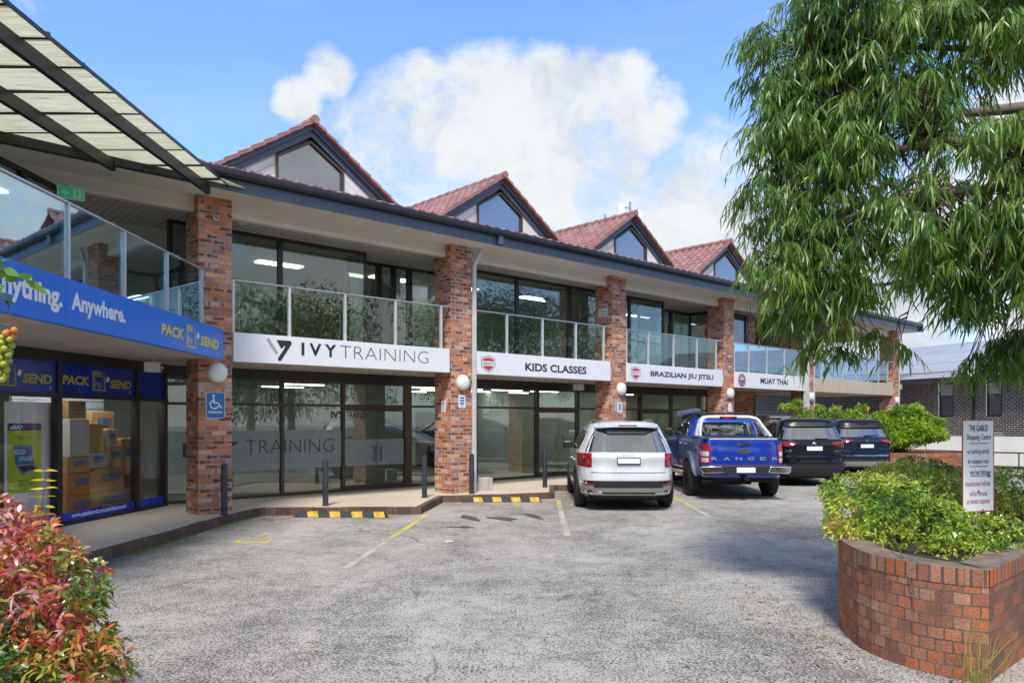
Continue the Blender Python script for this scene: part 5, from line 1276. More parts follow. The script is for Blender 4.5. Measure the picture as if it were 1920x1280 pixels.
# ---- blue utility
LOW = [(.50, .86, -1.14, 3.95), (.58, .91, -1.17, 4.05), (.75, .925, -1.18, 4.08), (.95, .93, -1.18, 4.08), (1.10, .925, -1.18, 4.05), (1.22, .92, -1.175, 3.9), (1.30, .905, -1.165, 3.5), (1.33, .90, -1.16, 3.2), (1.34, .895, -1.155, 3.0)]
CAB = [(1.30, .90, .46, 2.85), (1.34, .895, .465, 2.80), (1.45, .86, .48, 2.55), (1.60, .80, .505, 2.20), (1.72, .745, .53, 1.92), (1.78, .70, .57, 1.72), (1.815, .60, .70, 1.55), (1.83, .42, .95, 1.35)]
def ute():
    car = root('blue_ute', 'bright blue dual cab ute with silver sports bar and roof awning', 'ute', (5.27, 18.2, 0), R(-1.8), 'cars parked at an angle before the shops'); car.scale = (1.035,) * 3
    lo, cb = Body(LOW, 11), Body(CAB, 7); wb, tr = 3.22, .405
    lo.mesh(densify([p[0] for p in LOW], .06), ((0, tr + .02, .50), (wb, tr + .02, .48))).build('body', 'paint_blue', car, smooth=28)
    cab = cb.mesh(densify([p[0] for p in CAB], .06)).build('cab', 'paint_blue', car, smooth=30)
    m = MB(); m.box(-.60, .60, -1.0, 3.7, .42, .62); m.box(-.35, .35, -.5, 3.6, .30, .45); m.box(-.62, .62, -1.12, -1.02, .40, .50); m.build('underbody', 'under', car)
    m = MB(); m.box(-.82, .82, -1.10, 3.3, .55, .80); m.build('inner_frame', 'under', car)
    for y in (0, wb):
        for sg in (-1, 1): wheel('w', car, sg * .885, y, tr, .275, sg, 12, .60)
        arch(lo, car, y, tr + .02, .46, .60, 'flare', .085, a0=0, a1=180)
    m = MB(); V = []                                                # black soft cover over the tray
    m.box(-.86, .86, -1.13, .45, 1.335, 1.365); m.build('tray_cover', 'black', car, bevel=.012)
    patch(lo, [(1.335, -.80, .80), (1.36, -.80, .80)], .012, 'rear', 10).build('tailgate_cap', 'alum', car)
    patch(cb, [(1.40, -.74, .74), (1.45, -.73, .73), (1.66, -.63, .63), (1.70, -.58, .58)], .006, 'rear', 14).build('rear_window', 'car_glass', car, smooth=40)
    side_glass(cb, car, [[(1.39, 1.52, 2.50), (1.52, 1.50, 2.22), (1.70, 1.44, 1.80)], [(1.39, .66, 1.44), (1.52, .68, 1.42), (1.70, .80, 1.37)]])
    # sports bar: hoop with two legs a side
    for dy, lean in ((.18, .0), (-.04, -.14)):
        for sg in (-1, 1):
            MB().tube([(sg * .80, dy - .30 + lean, 1.37), (sg * .72, dy - .08, 1.60), (sg * .66, dy + .04, 1.74), (sg * .58, dy + .08, 1.80)], .042, 10).build('sports_bar_leg', 'alum', car, smooth=60)
    MB().tube([(-.68, .16, 1.70), (-.60, .20, 1.795), (-.48, .22, 1.82), (.48, .22, 1.82), (.60, .20, 1.795), (.68, .16, 1.70)], .05, 12).build('sports_bar_hoop', 'alum', car, smooth=60)
    MB().box(-.20, .20, .15, .22, 1.775, 1.845).build('brake_light_pod', 'black', car, bevel=.015); MB().box(-.13, .13, .138, .149, 1.792, 1.828).build('brake_light', 'lens_red', car)
    for sg in (-1, 1):
        f = lambda p, q: tuple(sorted((sg * p, sg * q)))
        patch(lo, [(.81, *f(.745, .905)), (1.23, *f(.725, .925))], .016, 'rear', 5).build('tail_light', 'lens_red', car, smooth=40)
        patch(lo, [(.84, *f(.77, .88)), (.93, *f(.76, .89))], .021, 'rear', 4).build('clear_lens', 'lens_clear', car); patch(lo, [(.97, *f(.76, .89)), (1.07, *f(.755, .90))], .021, 'rear', 4).build('clear_lens', 'lens_clear', car)
        patch(lo, [(.70, *f(.66, .66)), (.705, *f(.66, .66))], .004, 'rear', 1)
        m = MB(); a, c_ = f(.50, .93); m.prism([(sg * .46, .62), (sg * .92, .60), (sg * .965, .66), (sg * .965, .755), (sg * .52, .765)], -1.36, -1.14, 'y'); m.build('chrome_bumper_end', 'chrome', car, bevel=.02)
        patch(lo, [(.79, sg * .715 - .004, sg * .715 + .004), (1.33, sg * .715 - .004, sg * .715 + .004)], .004, 'rear', 1, skirt=.006).build('tailgate_gap', 'black', car)
        m = MB()
        for y0 in (.56, 1.46): patch(lo, [(.62, y0 - .005, y0 + .005), (1.32, y0 - .005, y0 + .005)], .003, 'side', 1, sg, .006, mb=m)
        m.build('door_gap', 'black', car)
        m = MB(); patch(lo, [(1.18, 1.18, 1.38), (1.21, 1.18, 1.38)], .03, 'side', 4, sg, .02, mb=m); patch(lo, [(1.18, .60, .78), (1.21, .60, .78)], .03, 'side', 4, sg, .02, mb=m); m.build('door_handle', 'chrome', car)
        MB().tube([(sg * .93, .55, .47), (sg * .98, .75, .47), (sg * .98, 2.5, .47), (sg * .93, 2.7, .47)], .045, 10).build('side_step', 'skid', car, smooth=50)
        mirror(car, sg * .90, 2.42, 1.46, sg, 'black')
    m = MB(); m.prism([(-.50, .58), (.50, .58), (.54, .77), (-.54, .77)], -1.33, -1.13, 'y'); m.box(-.93, .93, -1.24, -1.1, .762, .79); m.build('bumper', 'dkplastic', car, bevel=.012)
    m = MB(); m.box(-.20, .20, -1.345, -1.332, .625, .735); m.build('number_plate', 'plate', car)
    m = MB(); m.box(-.06, .06, -1.40, -1.10, .46, .53); m.lathe([(.03, 0), (.03, .06), (.012, .07)], 12, (0, -1.38, .53)); m.build('tow_bar', 'black', car)
    car_text(lo, 'tailgate_lettering', [(c, -.64 + i * .262 - .07, -.64 + i * .262 + .07, .885, .955, .02, 0) for i, c in enumerate('RANGER')], 'skid', car)
    m = MB(); patch(lo, [(1.20, -.145, .145), (1.255, -.15, .15)], .022, 'rear', 6, mb=m); m.build('tailgate_handle', 'chrome', car); m = MB(); patch(lo, [(1.215, -.09, .09), (1.24, -.09, .09)], .030, 'rear', 4, mb=m); m.build('handle_recess', 'dkplastic', car)
    m = MB(); y = lo.rear(0, 1.09) - .012
    for k, (a, c_, mi) in enumerate(((.145, .055, 0), (.122, .042, 1))): m.add([(a * math.cos(t * math.pi / 14), y - .003 * k, 1.085 + c_ * math.sin(t * math.pi / 14)) for t in range(28)], [tuple(range(28))], mi)
    text(m, 'Ford', -.075, .075, 1.062, 1.108, y - .006, .01, .25, 2); m.build('oval_badge', ['chrome', 'letter_dark', 'chrome'], car)
    car_text(lo, 'trim_badge', [('XLT', .43, .65, 1.225, 1.265, .02, .25)], 'chrome', car)
    m = MB(); text(m, '4x4', 0, .17, 0, .09, 0, .02, .2, fn=lambda p: (-(lo.side(-.72 + .0, 1.2) + .012), -.72 - p[0] + .17, 1.17 + p[2])); m.build('side_badge', 'skid', car)
    # roof platform and rolled awning on the left
    MB().box(-.60, .78, .95, 1.03, 1.90, 1.935).build('roof_bar', 'black', car, bevel=.008); MB().box(-.60, .78, 1.6, 1.68, 1.90, 1.935).build('roof_bar', 'black', car, bevel=.008)
    for sg in (-1, 1):
        MB().box(sg * .66 - .03, sg * .66 + .03, .96, 1.02, 1.78, 1.90).build('bar_foot', 'black', car)
    aw = MB(); aw.tube([(-1.06, .70, 1.885), (-1.05, .72, 1.886), (-.50, 1.35, 1.965), (-.38, 1.5, 1.98)], [.06, .092, .088, .06], 14); aw.build('rolled_awning', 'flare', car, smooth=50)
    MB().box(-.95, -.60, .92, .98, 1.79, 1.82).build('awning_bracket', 'black', car)
ute()
# ================================================================== planters
def fillet_planter(name, label, outl, zt, th, side_mats):
    """outl: list of (x, y) outer line of the wall, closed; the wall is th thick, soil inside"""
    n = len(outl); P = [Vector((*p, 0)) for p in outl]; acc = [0]
    for i in range(n): acc.append(acc[-1] + (P[(i + 1) % n] - P[i]).length)
    inn = []
    for i in range(n):
        a, b, c = P[i - 1], P[i], P[(i + 1) % n]
        d1, d2 = (b - a).normalized(), (c - b).normalized(); n1, n2 = Vector((-d1.y, d1.x, 0)), Vector((-d2.y, d2.x, 0)); q = (n1 + n2).normalized()
        inn.append(b + q * th / max(.4, q.dot(n1)))
    return P, inn, acc
def planter(name, label, outl, zt, th, stretch=(), cap=.118):
    P, I, acc = fillet_planter(name, label, outl, zt, th, None); n = len(P)
    r = root(name, label, 'planter', (0, 0, 0))
    for part, mat, sel in (('brick_wall', 'planter_brick', lambda i: i not in stretch), ('brick_wall', 'planter_brick_b', lambda i: i in stretch)):
        m = MB()
        for i in range(n):
            if not sel(i): continue
            j = (i + 1) % n; a, b = P[i], P[j]; u0, u1 = acc[i], acc[i + 1]
            m.add([(a.x, a.y, -.05), (b.x, b.y, -.05), (b.x, b.y, zt - cap), (a.x, a.y, zt - cap)], [(0, 1, 2, 3)], 0, [(u0, -.05), (u1, -.05), (u1, zt - cap), (u0, zt - cap)])
        if m.f: m.build(part, mat, r)
    m = MB()
    for i in range(n):
        j = (i + 1) % n; a, b, c, d = P[i], P[j], I[j], I[i]; u0, u1 = acc[i], acc[i + 1]
        e = (b - a).normalized(); o = Vector((e.y, -e.x, 0)) * .006
        A, B_ = a + o, b + o
        m.add([(A.x, A.y, zt - cap), (B_.x, B_.y, zt - cap), (B_.x, B_.y, zt), (A.x, A.y, zt), (c.x, c.y, zt), (d.x, d.y, zt), (c.x, c.y, zt - .25), (d.x, d.y, zt - .25)],
              [(0, 1, 2, 3), (5, 4, 6, 7)], 0, [(u0, .5), (u1, .5), (u1, .62), (u0, .62), (u1, .85), (u0, .85), (u1, 1.1), (u0, 1.1)])
    m.build('brick_capping', 'cap_brick', r)
    m = MB()
    for i in range(n):
        j = (i + 1) % n; a, b, c, d = P[i], P[j], I[j], I[i]; e = (b - a).normalized(); o = Vector((e.y, -e.x, 0)) * .006
        m.add([(a.x + o.x, a.y + o.y, zt), (b.x + o.x, b.y + o.y, zt), (c.x, c.y, zt), (d.x, d.y, zt)], [(0, 1, 2, 3)])
    m.build('capping_top', 'cap_top', r)
    m = MB(); m.add([(p.x, p.y, zt - .07) for p in I], [tuple(range(n))]); m.build('soil', 'soil', r)
    return r
ux, uy = .7406, .6720
c0 = (3.335, 5.27)
curve = [(2.90, 6.66), (2.845, 6.40), (2.815, 6.12), (2.83, 5.92), (2.885, 5.74), (2.97, 5.56), (3.09, 5.41), (3.20, 5.325)]
leftb = [(3.95, 8.7), (3.42, 7.75), (3.12, 7.2), (2.98, 6.88)]
outl = [c0, (c0[0] + ux * 2.2, c0[1] + uy * 2.2), (c0[0] + ux * 6.5, c0[1] + uy * 6.5), (c0[0] + ux * 6.5 - 2.2, c0[1] + uy * 6.5 + 2.4)] + [(4.8, 9.5)] + leftb + curve
planter('brick_planter', 'curved red brick planter in the right foreground holding a low nandina bush', outl, .79, .24, stretch=(0, 1))
co = [(10.9, 25.4), (12.5, 24.0)]
bc, br_ = (13.3, 25.6), 2.25
ring = [(bc[0] + br_ * math.cos(R(a)), bc[1] + br_ * .8 * math.sin(R(a))) for a in range(-150, 150, 15)]
planter('brick_planter', 'far brick planter beside the dark blue SUV with a tall lime green shrub', ring + [(9.0, 26.5), (9.5, 25.6)][:0], .75, .23)

# ================================================================== shrubs
def blob_points(blobs, n, shell=.55):
    """points spread through the outer part of several ellipsoids, with outward directions"""
    vol = np.array([b[3] * b[4] * b[5] for b in blobs]) ** (2 / 3); pick = rng.choice(len(blobs), n, p=vol / vol.sum())
    d = rng.normal(size=(n, 3)); d /= np.linalg.norm(d, axis=1, keepdims=True); rr = shell + (1 - shell) * rng.random(n) ** .6
    c = np.array([b[:3] for b in blobs])[pick]; e = np.array([b[3:6] for b in blobs])[pick]
    return c + d * e * rr[:, None], d, rr, pick
def stems(blobs, base, k, r0, name, parent, mat='twig', world=True):
    m = MB()
    for i in range(k):
        b = blobs[i % len(blobs)]; s0 = Vector(base) + Vector((rng.uniform(-.25, .25) * b[3] * 2, rng.uniform(-.25, .25) * b[4] * 2, 0)); e = Vector(b[:3]) + Vector(rng.normal(size=3)) * .35 * min(b[3:6])
        mid = s0.lerp(e, .5) + Vector(rng.normal(size=3)) * .05
        m.tube([s0, mid, e], [r0, r0 * .7, r0 * .35], 5)
    return m.build(name, mat, parent, world=world)
# red nandina at the left, growing from the ground outside the frame
r = root('nandina_bush', 'red and green nandina bush in the left foreground', 'bush', (-2.9, 3.9, 0))
bl = [(-3.0, 3.9, .75, .75, .8, .60), (-2.55, 3.75, .55, .50, .6, .48), (-2.75, 3.95, 1.10, .38, .5, .26), (-2.45, 3.85, .98, .30, .4, .24), (-2.25, 3.6, .55, .28, .35, .30), (-2.95, 4.2, 1.25, .30, .3, .18), (-2.25, 3.75, .80, .22, .3, .20), (-3.3, 3.6, 1.1, .4, .5, .35), (-2.7, 3.2, .35, .5, .4, .35), (-2.30, 3.5, .28, .32, .3, .28), (-2.12, 3.62, .62, .24, .3, .24), (-2.03, 3.60, .74, .14, .2, .14), (-2.22, 3.8, .98, .18, .25, .16), (-2.5, 3.9, 1.12, .22, .3, .16)]
stems(bl, (-2.85, 3.8, 0), 40, .009, 'stem', r)
# tufts: leaflets radiating and drooping from each twig tip
P, D, rr, pk = blob_points(bl, 3000, .55)
PP, DD, RN, LL, WW = [], [], [], [], []
for p, d, q in zip(P, D, rr):
    red = np.clip(.20 + .46 * (p[2] - .45) / .7 + .8 * (q - .92) + rng.normal() * .17 + .20 * math.sin(p[0] * 9 + p[1] * 6 + p[2] * 7), 0, 1)
    k = rng.integers(5, 9); ax = d + np.array([0, 0, .5])
    for i in range(k):
        v = ax * .5 + rng.normal(size=3) * .75; PP.append(p + rng.normal(size=3) * .012); DD.append(v); RN.append(np.clip(red + rng.normal() * .10, 0, 1)); LL.append(rng.uniform(.040, .075)); WW.append(rng.uniform(.013, .021))
leaves('foliage', PP, DD, LL, WW, np.array(RN), 'red_leaf', r, .38, world=True)
r = root('nandina_shoot', 'thin upright nandina shoot with yellow leaflets before the white board', 'plant', (-2.42, 3.9, 1.1))
MB().tube([(-2.40, 3.9, 1.05), (-2.44, 3.9, 1.35), (-2.41, 3.9, 1.58)], [.004, .003, .002], 5).build('stem', 'twig', r, world=True)
PP, DD = [], []
for z in np.linspace(1.22, 1.58, 9):
    for sg in (-1, 1): PP.append((-2.42, 3.9, z)); DD.append((sg, rng.normal() * .3, .08))
leaves('foliage', PP, DD, rng.uniform(.06, .10, len(PP)), rng.uniform(.012, .018, len(PP)), rng.random(len(PP)), 'yellow_leaf', r, .1, world=True)
# green nandina in the near planter
def small_leaf_bush(name, label, cat, bl, n, leaf, mat, base, L, W, per=(5, 8), nstem=30, biasz=.5, r0=.008, shell=.7, redtop=.0):
    r = root(name, label, cat, (*base,)); stems(bl, base, nstem, r0, 'stem', r)
    P, D, rr, pk = blob_points(bl, n, shell); PP, DD, RN, LL, WW = [], [], [], [], []
    ph = rng.uniform(0, 6, 3)
    for p, d in zip(P, D):
        tone = .45 + .22 * math.sin(p[0] * 5 + ph[0]) * math.sin(p[1] * 4 + ph[1]) + .2 * math.sin(p[2] * 9 + p[0] * 3 + ph[2]) + rng.normal() * .13
        for i in range(rng.integers(*per)):
            PP.append(p + rng.normal(size=3) * L[0] * .35); DD.append(d * .5 + np.array([0, 0, biasz * .4]) + rng.normal(size=3) * .75); RN.append(tone + rng.normal() * .12); LL.append(rng.uniform(*L)); WW.append(rng.uniform(*W))
    leaves('foliage', PP, DD, LL, WW, np.clip(np.array(RN), 0, 1), mat, r, .35, world=True); return r
bl = [(3.50, 7.2, 1.05, .48, .5, .32), (4.0, 7.5, 1.12, .5, .5, .32), (4.7, 7.9, 1.08, .6, .6, .33), (3.10, 6.85, 1.00, .26, .32, .20), (3.55, 6.6, .95, .45, .4, .27), (4.05, 6.45, .86, .42, .35, .22), (4.9, 7.3, .92, .5, .4, .24), (5.4, 8.0, 1.05, .6, .6, .33), (3.95, 7.7, 1.24, .40, .4, .20), (3.35, 7.3, 1.18, .36, .4, .18), (4.45, 8.3, 1.2, .5, .5, .26), (3.75, 6.2, .83, .32, .25, .18), (4.25, 6.42, .78, .3, .2, .16), (2.98, 6.75, .88, .16, .22, .12)]
small_leaf_bush('nandina_bush', 'low green and yellow nandina bush spilling over the near brick planter', 'bush', [(q[0], q[1], q[2] - .04, *q[3:]) for q in bl], 4600, 0, 'green_leaf', (4.1, 7.2, .72), (.034, .054), (.014, .021), nstem=60, r0=.006)
# tall lime shrub in the far planter, and its outlying sprays
bl = [(13.1, 25.3, 1.45, .95, 1.1, .50), (12.3, 25.0, 1.20, .75, .8, .40), (13.8, 25.3, 1.45, .60, .8, .40), (13.15, 25.2, 2.0, .42, .6, .30), (12.6, 25.6, 1.75, .45, .6, .36), (14.25, 25.5, 1.75, .34, .5, .14), (13.7, 25.2, 1.88, .3, .4, .22), (12.0, 25.3, 1.6, .3, .4, .2), (14.3, 25.3, 1.3, .3, .4, .2), (13.4, 25.0, 2.22, .16, .3, .12), (12.85, 25.3, 2.12, .16, .3, .12)]
small_leaf_bush('lime_shrub', 'rounded lime green shrub above the far brick planter', 'shrub', bl, 3400, 0, 'lime_leaf', (13.1, 25.5, .70), (.07, .12), (.03, .05), (4, 7), nstem=46, r0=.014, shell=.6)
bl = [(12.0, 26.6, 1.85, .45, .5, .34), (11.1, 27.2, 1.75, .5, .5, .34), (10.4, 27.0, 2.0, .35, .4, .26), (12.4, 26.4, 1.5, .5, .5, .5), (9.75, 26.6, 2.28, .30, .3, .10), (10.15, 26.8, 2.42, .2, .3, .09), (11.7, 27.2, 2.15, .20, .3, .2), (11.0, 27.0, 2.2, .16, .3, .16), (12.35, 26.6, 2.25, .14, .3, .14), (11.3, 26.8, 1.3, .9, .6, .5), (10.7, 26.9, 1.75, .3, .3, .3)]
small_leaf_bush('lime_shrub', 'feathery lime green shrub behind the black and dark blue SUVs', 'shrub', bl, 1500, 0, 'lime_leaf', (11.3, 27.0, .1), (.07, .12), (.028, .045), (4, 7), nstem=44, r0=.012, shell=.45)
# bird of paradise behind
r = root('bird_of_paradise', 'bird of paradise plant with two orange flowers beside the last pillar', 'plant', (12.9, 27.3, .7))
for x, y, h in ((12.75, 27.0, 2.12), (14.65, 27.0, 2.0), (12.95, 27.4, 1.75)):
    MB().tube([(x + .25, y + .1, .7), (x + .1, y, h * .7), (x, y, h)], .016, 6).build('stalk', 'pole', r, world=True)
for x, y, h in ((12.75, 27.0, 2.12), (14.65, 27.0, 2.0)):
    m = MB()
    for i in range(4): a = R(45 + i * 28); m.add([(x - .02, y, h), (x + .02, y, h), (x + .10 * math.cos(a) + .012, y + rng.normal() * .02, h + .19 * math.sin(a)), (x + .09 * math.cos(a) - .012, y + .02, h + .185 * math.sin(a))], [(0, 1, 2, 3)])
    m.build('flower', 'bop_orange', r, world=True)
leaves('foliage', [(13.2 + rng.uniform(-.5, .5), 27.3, 1.0) for _ in range(14)], [(rng.normal() * .3, rng.normal() * .3, 1) for _ in range(14)], rng.uniform(.8, 1.2, 14), rng.uniform(.2, .3, 14), rng.random(14), 'strap_leaf', r, .1, world=True)
# strap leaved clump at the right
r = root('strap_leaf_clump', 'bright green strap leaved clump behind the parking notice board', 'plant', (5.9, 9.0, .7))
n = 150; leaves('foliage', np.c_[rng.normal(6.0, .35, n), rng.normal(8.9, .3, n), np.full(n, .72)], np.c_[rng.normal(0, .5, n), rng.normal(0, .5, n), np.full(n, 1.)], rng.uniform(.4, .75, n), rng.uniform(.035, .055, n), rng.random(n), 'strap_leaf', r, .45, world=True)
# grass tuft and weeds at the foot of the near planter
r = root('grass_tuft', 'dry yellow green grass tuft at the foot of the near brick planter', 'grass tuft', (3.2, 5.12, 0))
n = 46; leaves('blades', np.c_[rng.normal(3.14, .05, n), rng.normal(5.10, .03, n), np.zeros(n)], np.c_[rng.normal(.12, .22, n), rng.normal(-.02, .16, n), np.full(n, 1.)], rng.uniform(.25, .72, n), rng.uniform(.005, .009, n), rng.random(n), 'dry_grass', r, .22, world=True)
n = 16; leaves('seedling_leaves', np.c_[rng.normal(3.02, .03, n), rng.normal(5.12, .02, n), np.full(n, .02)], np.c_[rng.normal(0, .7, n), rng.normal(0, .5, n), np.full(n, .6)], rng.uniform(.05, .11, n), rng.uniform(.02, .03, n), rng.random(n), 'strap_leaf', r, .4, world=True)
# twig over the wall
m = MB(); m.tube([(3.02, 5.95, .90), (2.97, 5.72, .80), (2.945, 5.58, .66), (2.965, 5.50, .48)], [.007, .006, .006, .003], 6); tag(m.build('dry_twig', 'twig', smooth=50), 'bare brown twig hanging over the curved planter wall', 'twig')
# duranta branch with berries at the left edge, close to the camera
r = root('berry_shrub', 'leafy shrub branch with orange and green berries hanging in at the left edge', 'shrub', (-3.4, 2.7, 0))
MB().tube([(-3.4, 2.7, 0), (-3.32, 2.68, .9), (-3.05, 2.64, 1.75), (-2.6, 2.62, 2.42)], [.03, .024, .016, .008], 8).build('stem', 'twig', r, smooth=60, world=True)
MB().tube([(-3.05, 2.64, 1.75), (-2.75, 2.6, 2.12), (-2.3, 2.6, 2.34)], [.012, .009, .006], 6).build('twig', 'twig', r, world=True)
MB().tube([(-2.6, 2.62, 2.42), (-1.95, 2.6, 2.385), (-1.76, 2.6, 2.36), (-1.69, 2.6, 2.33)], [.008, .005, .004, .002], 6).build('twig', 'twig', r, world=True)
MB().tube([(-2.3, 2.6, 2.34), (-1.86, 2.6, 2.30), (-1.74, 2.6, 2.25), (-1.725, 2.6, 2.17), (-1.75, 2.6, 2.02)], [.006, .004, .003, .002, .0015], 6).build('twig', 'twig', r, world=True)
lp, ld = [], []
for x, z, k in ((-1.80, 2.375, 4), (-1.74, 2.36, 4), (-1.70, 2.335, 3), (-1.78, 2.285, 4), (-1.74, 2.25, 3), (-1.90, 2.38, 4), (-1.86, 2.30, 4), (-1.98, 2.36, 5), (-1.93, 2.26, 4)):
    for i in range(k): lp.append((x, 2.6 + rng.normal() * .02, z)); ld.append((rng.normal() * .8 + .25, rng.normal() * .5, rng.normal() * .5))
for _ in range(220):
    t = rng.random(); p = Vector((-3.35, 2.68, 1.2)).lerp(Vector((-2.45, 2.62, 2.45)), t); lp.append((p.x + rng.normal() * .16, p.y + rng.normal() * .16, p.z + rng.normal() * .14)); ld.append((rng.normal() * .8, rng.normal() * .8, rng.normal() * .5))
leaves('foliage', lp, ld, rng.uniform(.05, .085, len(lp)), rng.uniform(.022, .034, len(lp)), rng.random(len(lp)), 'berry_leaf', r, .15, world=True)
mo, mg = MB(), MB()
for i in range(27):
    t = i / 26; z = 2.155 - .17 * t; a = i * 2.4; rr_ = .0125
    c = (-1.735 - .035 * t + .017 * math.cos(a), 2.6 + .017 * math.sin(a), z)
    (mo if i < 4 else mg).lathe([(.0005, -rr_), (rr_ * .7, -rr_ * .7), (rr_, 0), (rr_ * .7, rr_ * .7), (.0005, rr_)], 10, c)
mo.build('orange_berry_cluster', 'berry_o', r, smooth=80, world=True); mg.build('green_berry_cluster', 'berry_g', r, smooth=80, world=True)

# ================================================================== gum tree on the right
GT = root('gum_tree', 'large drooping gum tree filling the upper right corner', 'tree', (8.2, 8.6, 0))
clumps = [  # x, y, z, rx, ry, rz
 (2.75, 7.2, 5.35, .50, .6, .55), (2.60, 7.2, 4.55, .38, .5, .42), (2.50, 7.2, 3.90, .34, .5, .36), (2.62, 7.2, 3.30, .34, .5, .34), (2.85, 7.2, 2.90, .30, .4, .18), (2.55, 7.1, 4.95, .20, .35, .30),
 (3.05, 7.0, 4.95, .45, .6, .5), (3.05, 7.0, 4.20, .45, .6, .42), (3.0, 7.0, 3.55, .42, .6, .40), (3.15, 7.1, 3.14, .32, .4, .20), (3.10, 6.9, 5.75, .5, .6, .5),
 (3.50, 6.8, 5.30, .5, .7, .45), (3.50, 6.7, 4.60, .45, .6, .40), (3.45, 6.3, 3.62, .50, .5, .38), (3.60, 6.5, 3.24, .38, .5, .26), (3.10, 7.1, 2.76, .10, .12, .15), (3.35, 7.1, 2.68, .08, .1, .16), (2.90, 7.3, 2.58, .10, .1, .17), (3.15, 7.3, 2.48, .09, .1, .18), (3.72, 7.2, 2.58, .07, .1, .15),
 (3.95, 6.5, 5.55, .5, .6, .40), (4.0, 6.2, 4.95, .4, .6, .25), (3.85, 6.0, 4.05, .40, .5, .30), (4.05, 6.0, 3.55, .42, .5, .38), (4.1, 6.2, 3.05, .40, .5, .32), (3.95, 6.6, 2.95, .24, .3, .18),
 (4.45, 6.2, 5.45, .5, .6, .45), (4.55, 6.0, 4.35, .32, .5, .18), (4.5, 5.7, 3.70, .42, .5, .36), (4.6, 5.8, 3.15, .42, .5, .36), (4.85, 6.4, 2.75, .36, .4, .26), (4.6, 7.0, 2.52, .24, .3, .18), (4.42, 7.2, 2.38, .16, .2, .13), (4.9, 7.2, 2.55, .24, .3, .2),
 (5.2, 6.2, 5.2, .6, .7, .6), (5.3, 6.1, 4.2, .5, .6, .4), (5.3, 6.2, 3.4, .5, .6, .45), (3.3, 7.6, 6.6, .8, .8, .6), (4.4, 7.2, 6.8, .9, .9, .7), (5.6, 7.2, 6.6, .9, .9, .8), (6.2, 7.6, 5.2, .9, .9, .9), (6.4, 7.4, 3.9, .8, .8, .6),
 (7.4, 8.4, 6.6, 1.2, 1.2, .9), (8.6, 9.0, 6.0, 1.2, 1.2, 1.0), (8.0, 7.4, 4.8, 1.0, 1.0, .8), (9.2, 8.2, 4.4, 1.0, 1.0, .8), (3.30, 8.6, 5.0, .5, .6, .6), (3.9, 8.4, 4.2, .5, .6, .5), (4.6, 8.2, 5.2, .6, .6, .6), (3.4, 8.4, 3.6, .4, .5, .4)]
tr = MB(); trunk = [(8.2, 8.6, 0), (8.05, 8.55, 1.2), (7.75, 8.45, 2.4), (7.3, 8.2, 3.4), (6.8, 7.9, 4.1)]
tr.tube(trunk, [.30, .25, .22, .19, .16], 14); tr.build('trunk', 'bark', GT, smooth=60, world=True)
limbs = [[(6.8, 7.9, 4.1), (5.9, 7.2, 4.55), (5.0, 6.6, 4.72), (4.35, 6.5, 4.98), (3.6, 6.8, 5.2), (2.9, 7.1, 5.3)],
         [(6.8, 7.9, 4.1), (5.8, 7.0, 4.15), (4.9, 6.5, 4.42), (4.3, 6.3, 4.20), (3.7, 6.5, 4.25), (3.0, 7.0, 4.2), (2.6, 7.2, 4.4)],
         [(7.3, 8.2, 3.4), (6.1, 7.1, 3.55), (5.0, 6.2, 3.75), (4.2, 6.0, 3.80), (3.5, 6.3, 3.75), (2.9, 6.9, 3.6), (2.6, 7.2, 3.4)],
         [(7.3, 8.2, 3.4), (6.2, 7.3, 3.2), (5.2, 6.7, 3.25), (4.3, 6.4, 3.25), (3.6, 6.7, 3.1), (3.1, 7.0, 3.1)],
         [(6.8, 7.9, 4.1), (6.2, 7.4, 5.2), (5.2, 6.8, 5.9), (4.2, 6.8, 6.2), (3.4, 7.2, 6.3)], [(6.8, 7.9, 4.1), (6.9, 8.0, 5.4), (7.4, 8.4, 6.6)], [(7.75, 8.45, 2.4), (8.4, 8.4, 3.8), (8.9, 8.6, 5.4)],
         [(5.9, 7.2, 4.55), (5.0, 7.4, 4.9), (4.2, 7.9, 5.0), (3.4, 8.4, 5.0)]]
for L_ in limbs:
    k = len(L_); pts = []
    for i in range(k - 1):                                            # bends between the points given
        a, b = Vector(L_[i]), Vector(L_[i + 1]); pts += [a, a.lerp(b, .5) + Vector(rng.normal(size=3)) * .045]
    pts.append(Vector(L_[-1])); rs = [.085 * (1 - i / (len(pts) - 1)) ** 1.15 + .008 for i in range(len(pts))]
    MB().tube(pts, rs, 8).build('limb', 'bark', GT, smooth=60, world=True)
lp_all = [Vector(p) for L_ in limbs for p in L_]
tw = MB(); PP, DD, LL, WW, RN = [], [], [], [], []
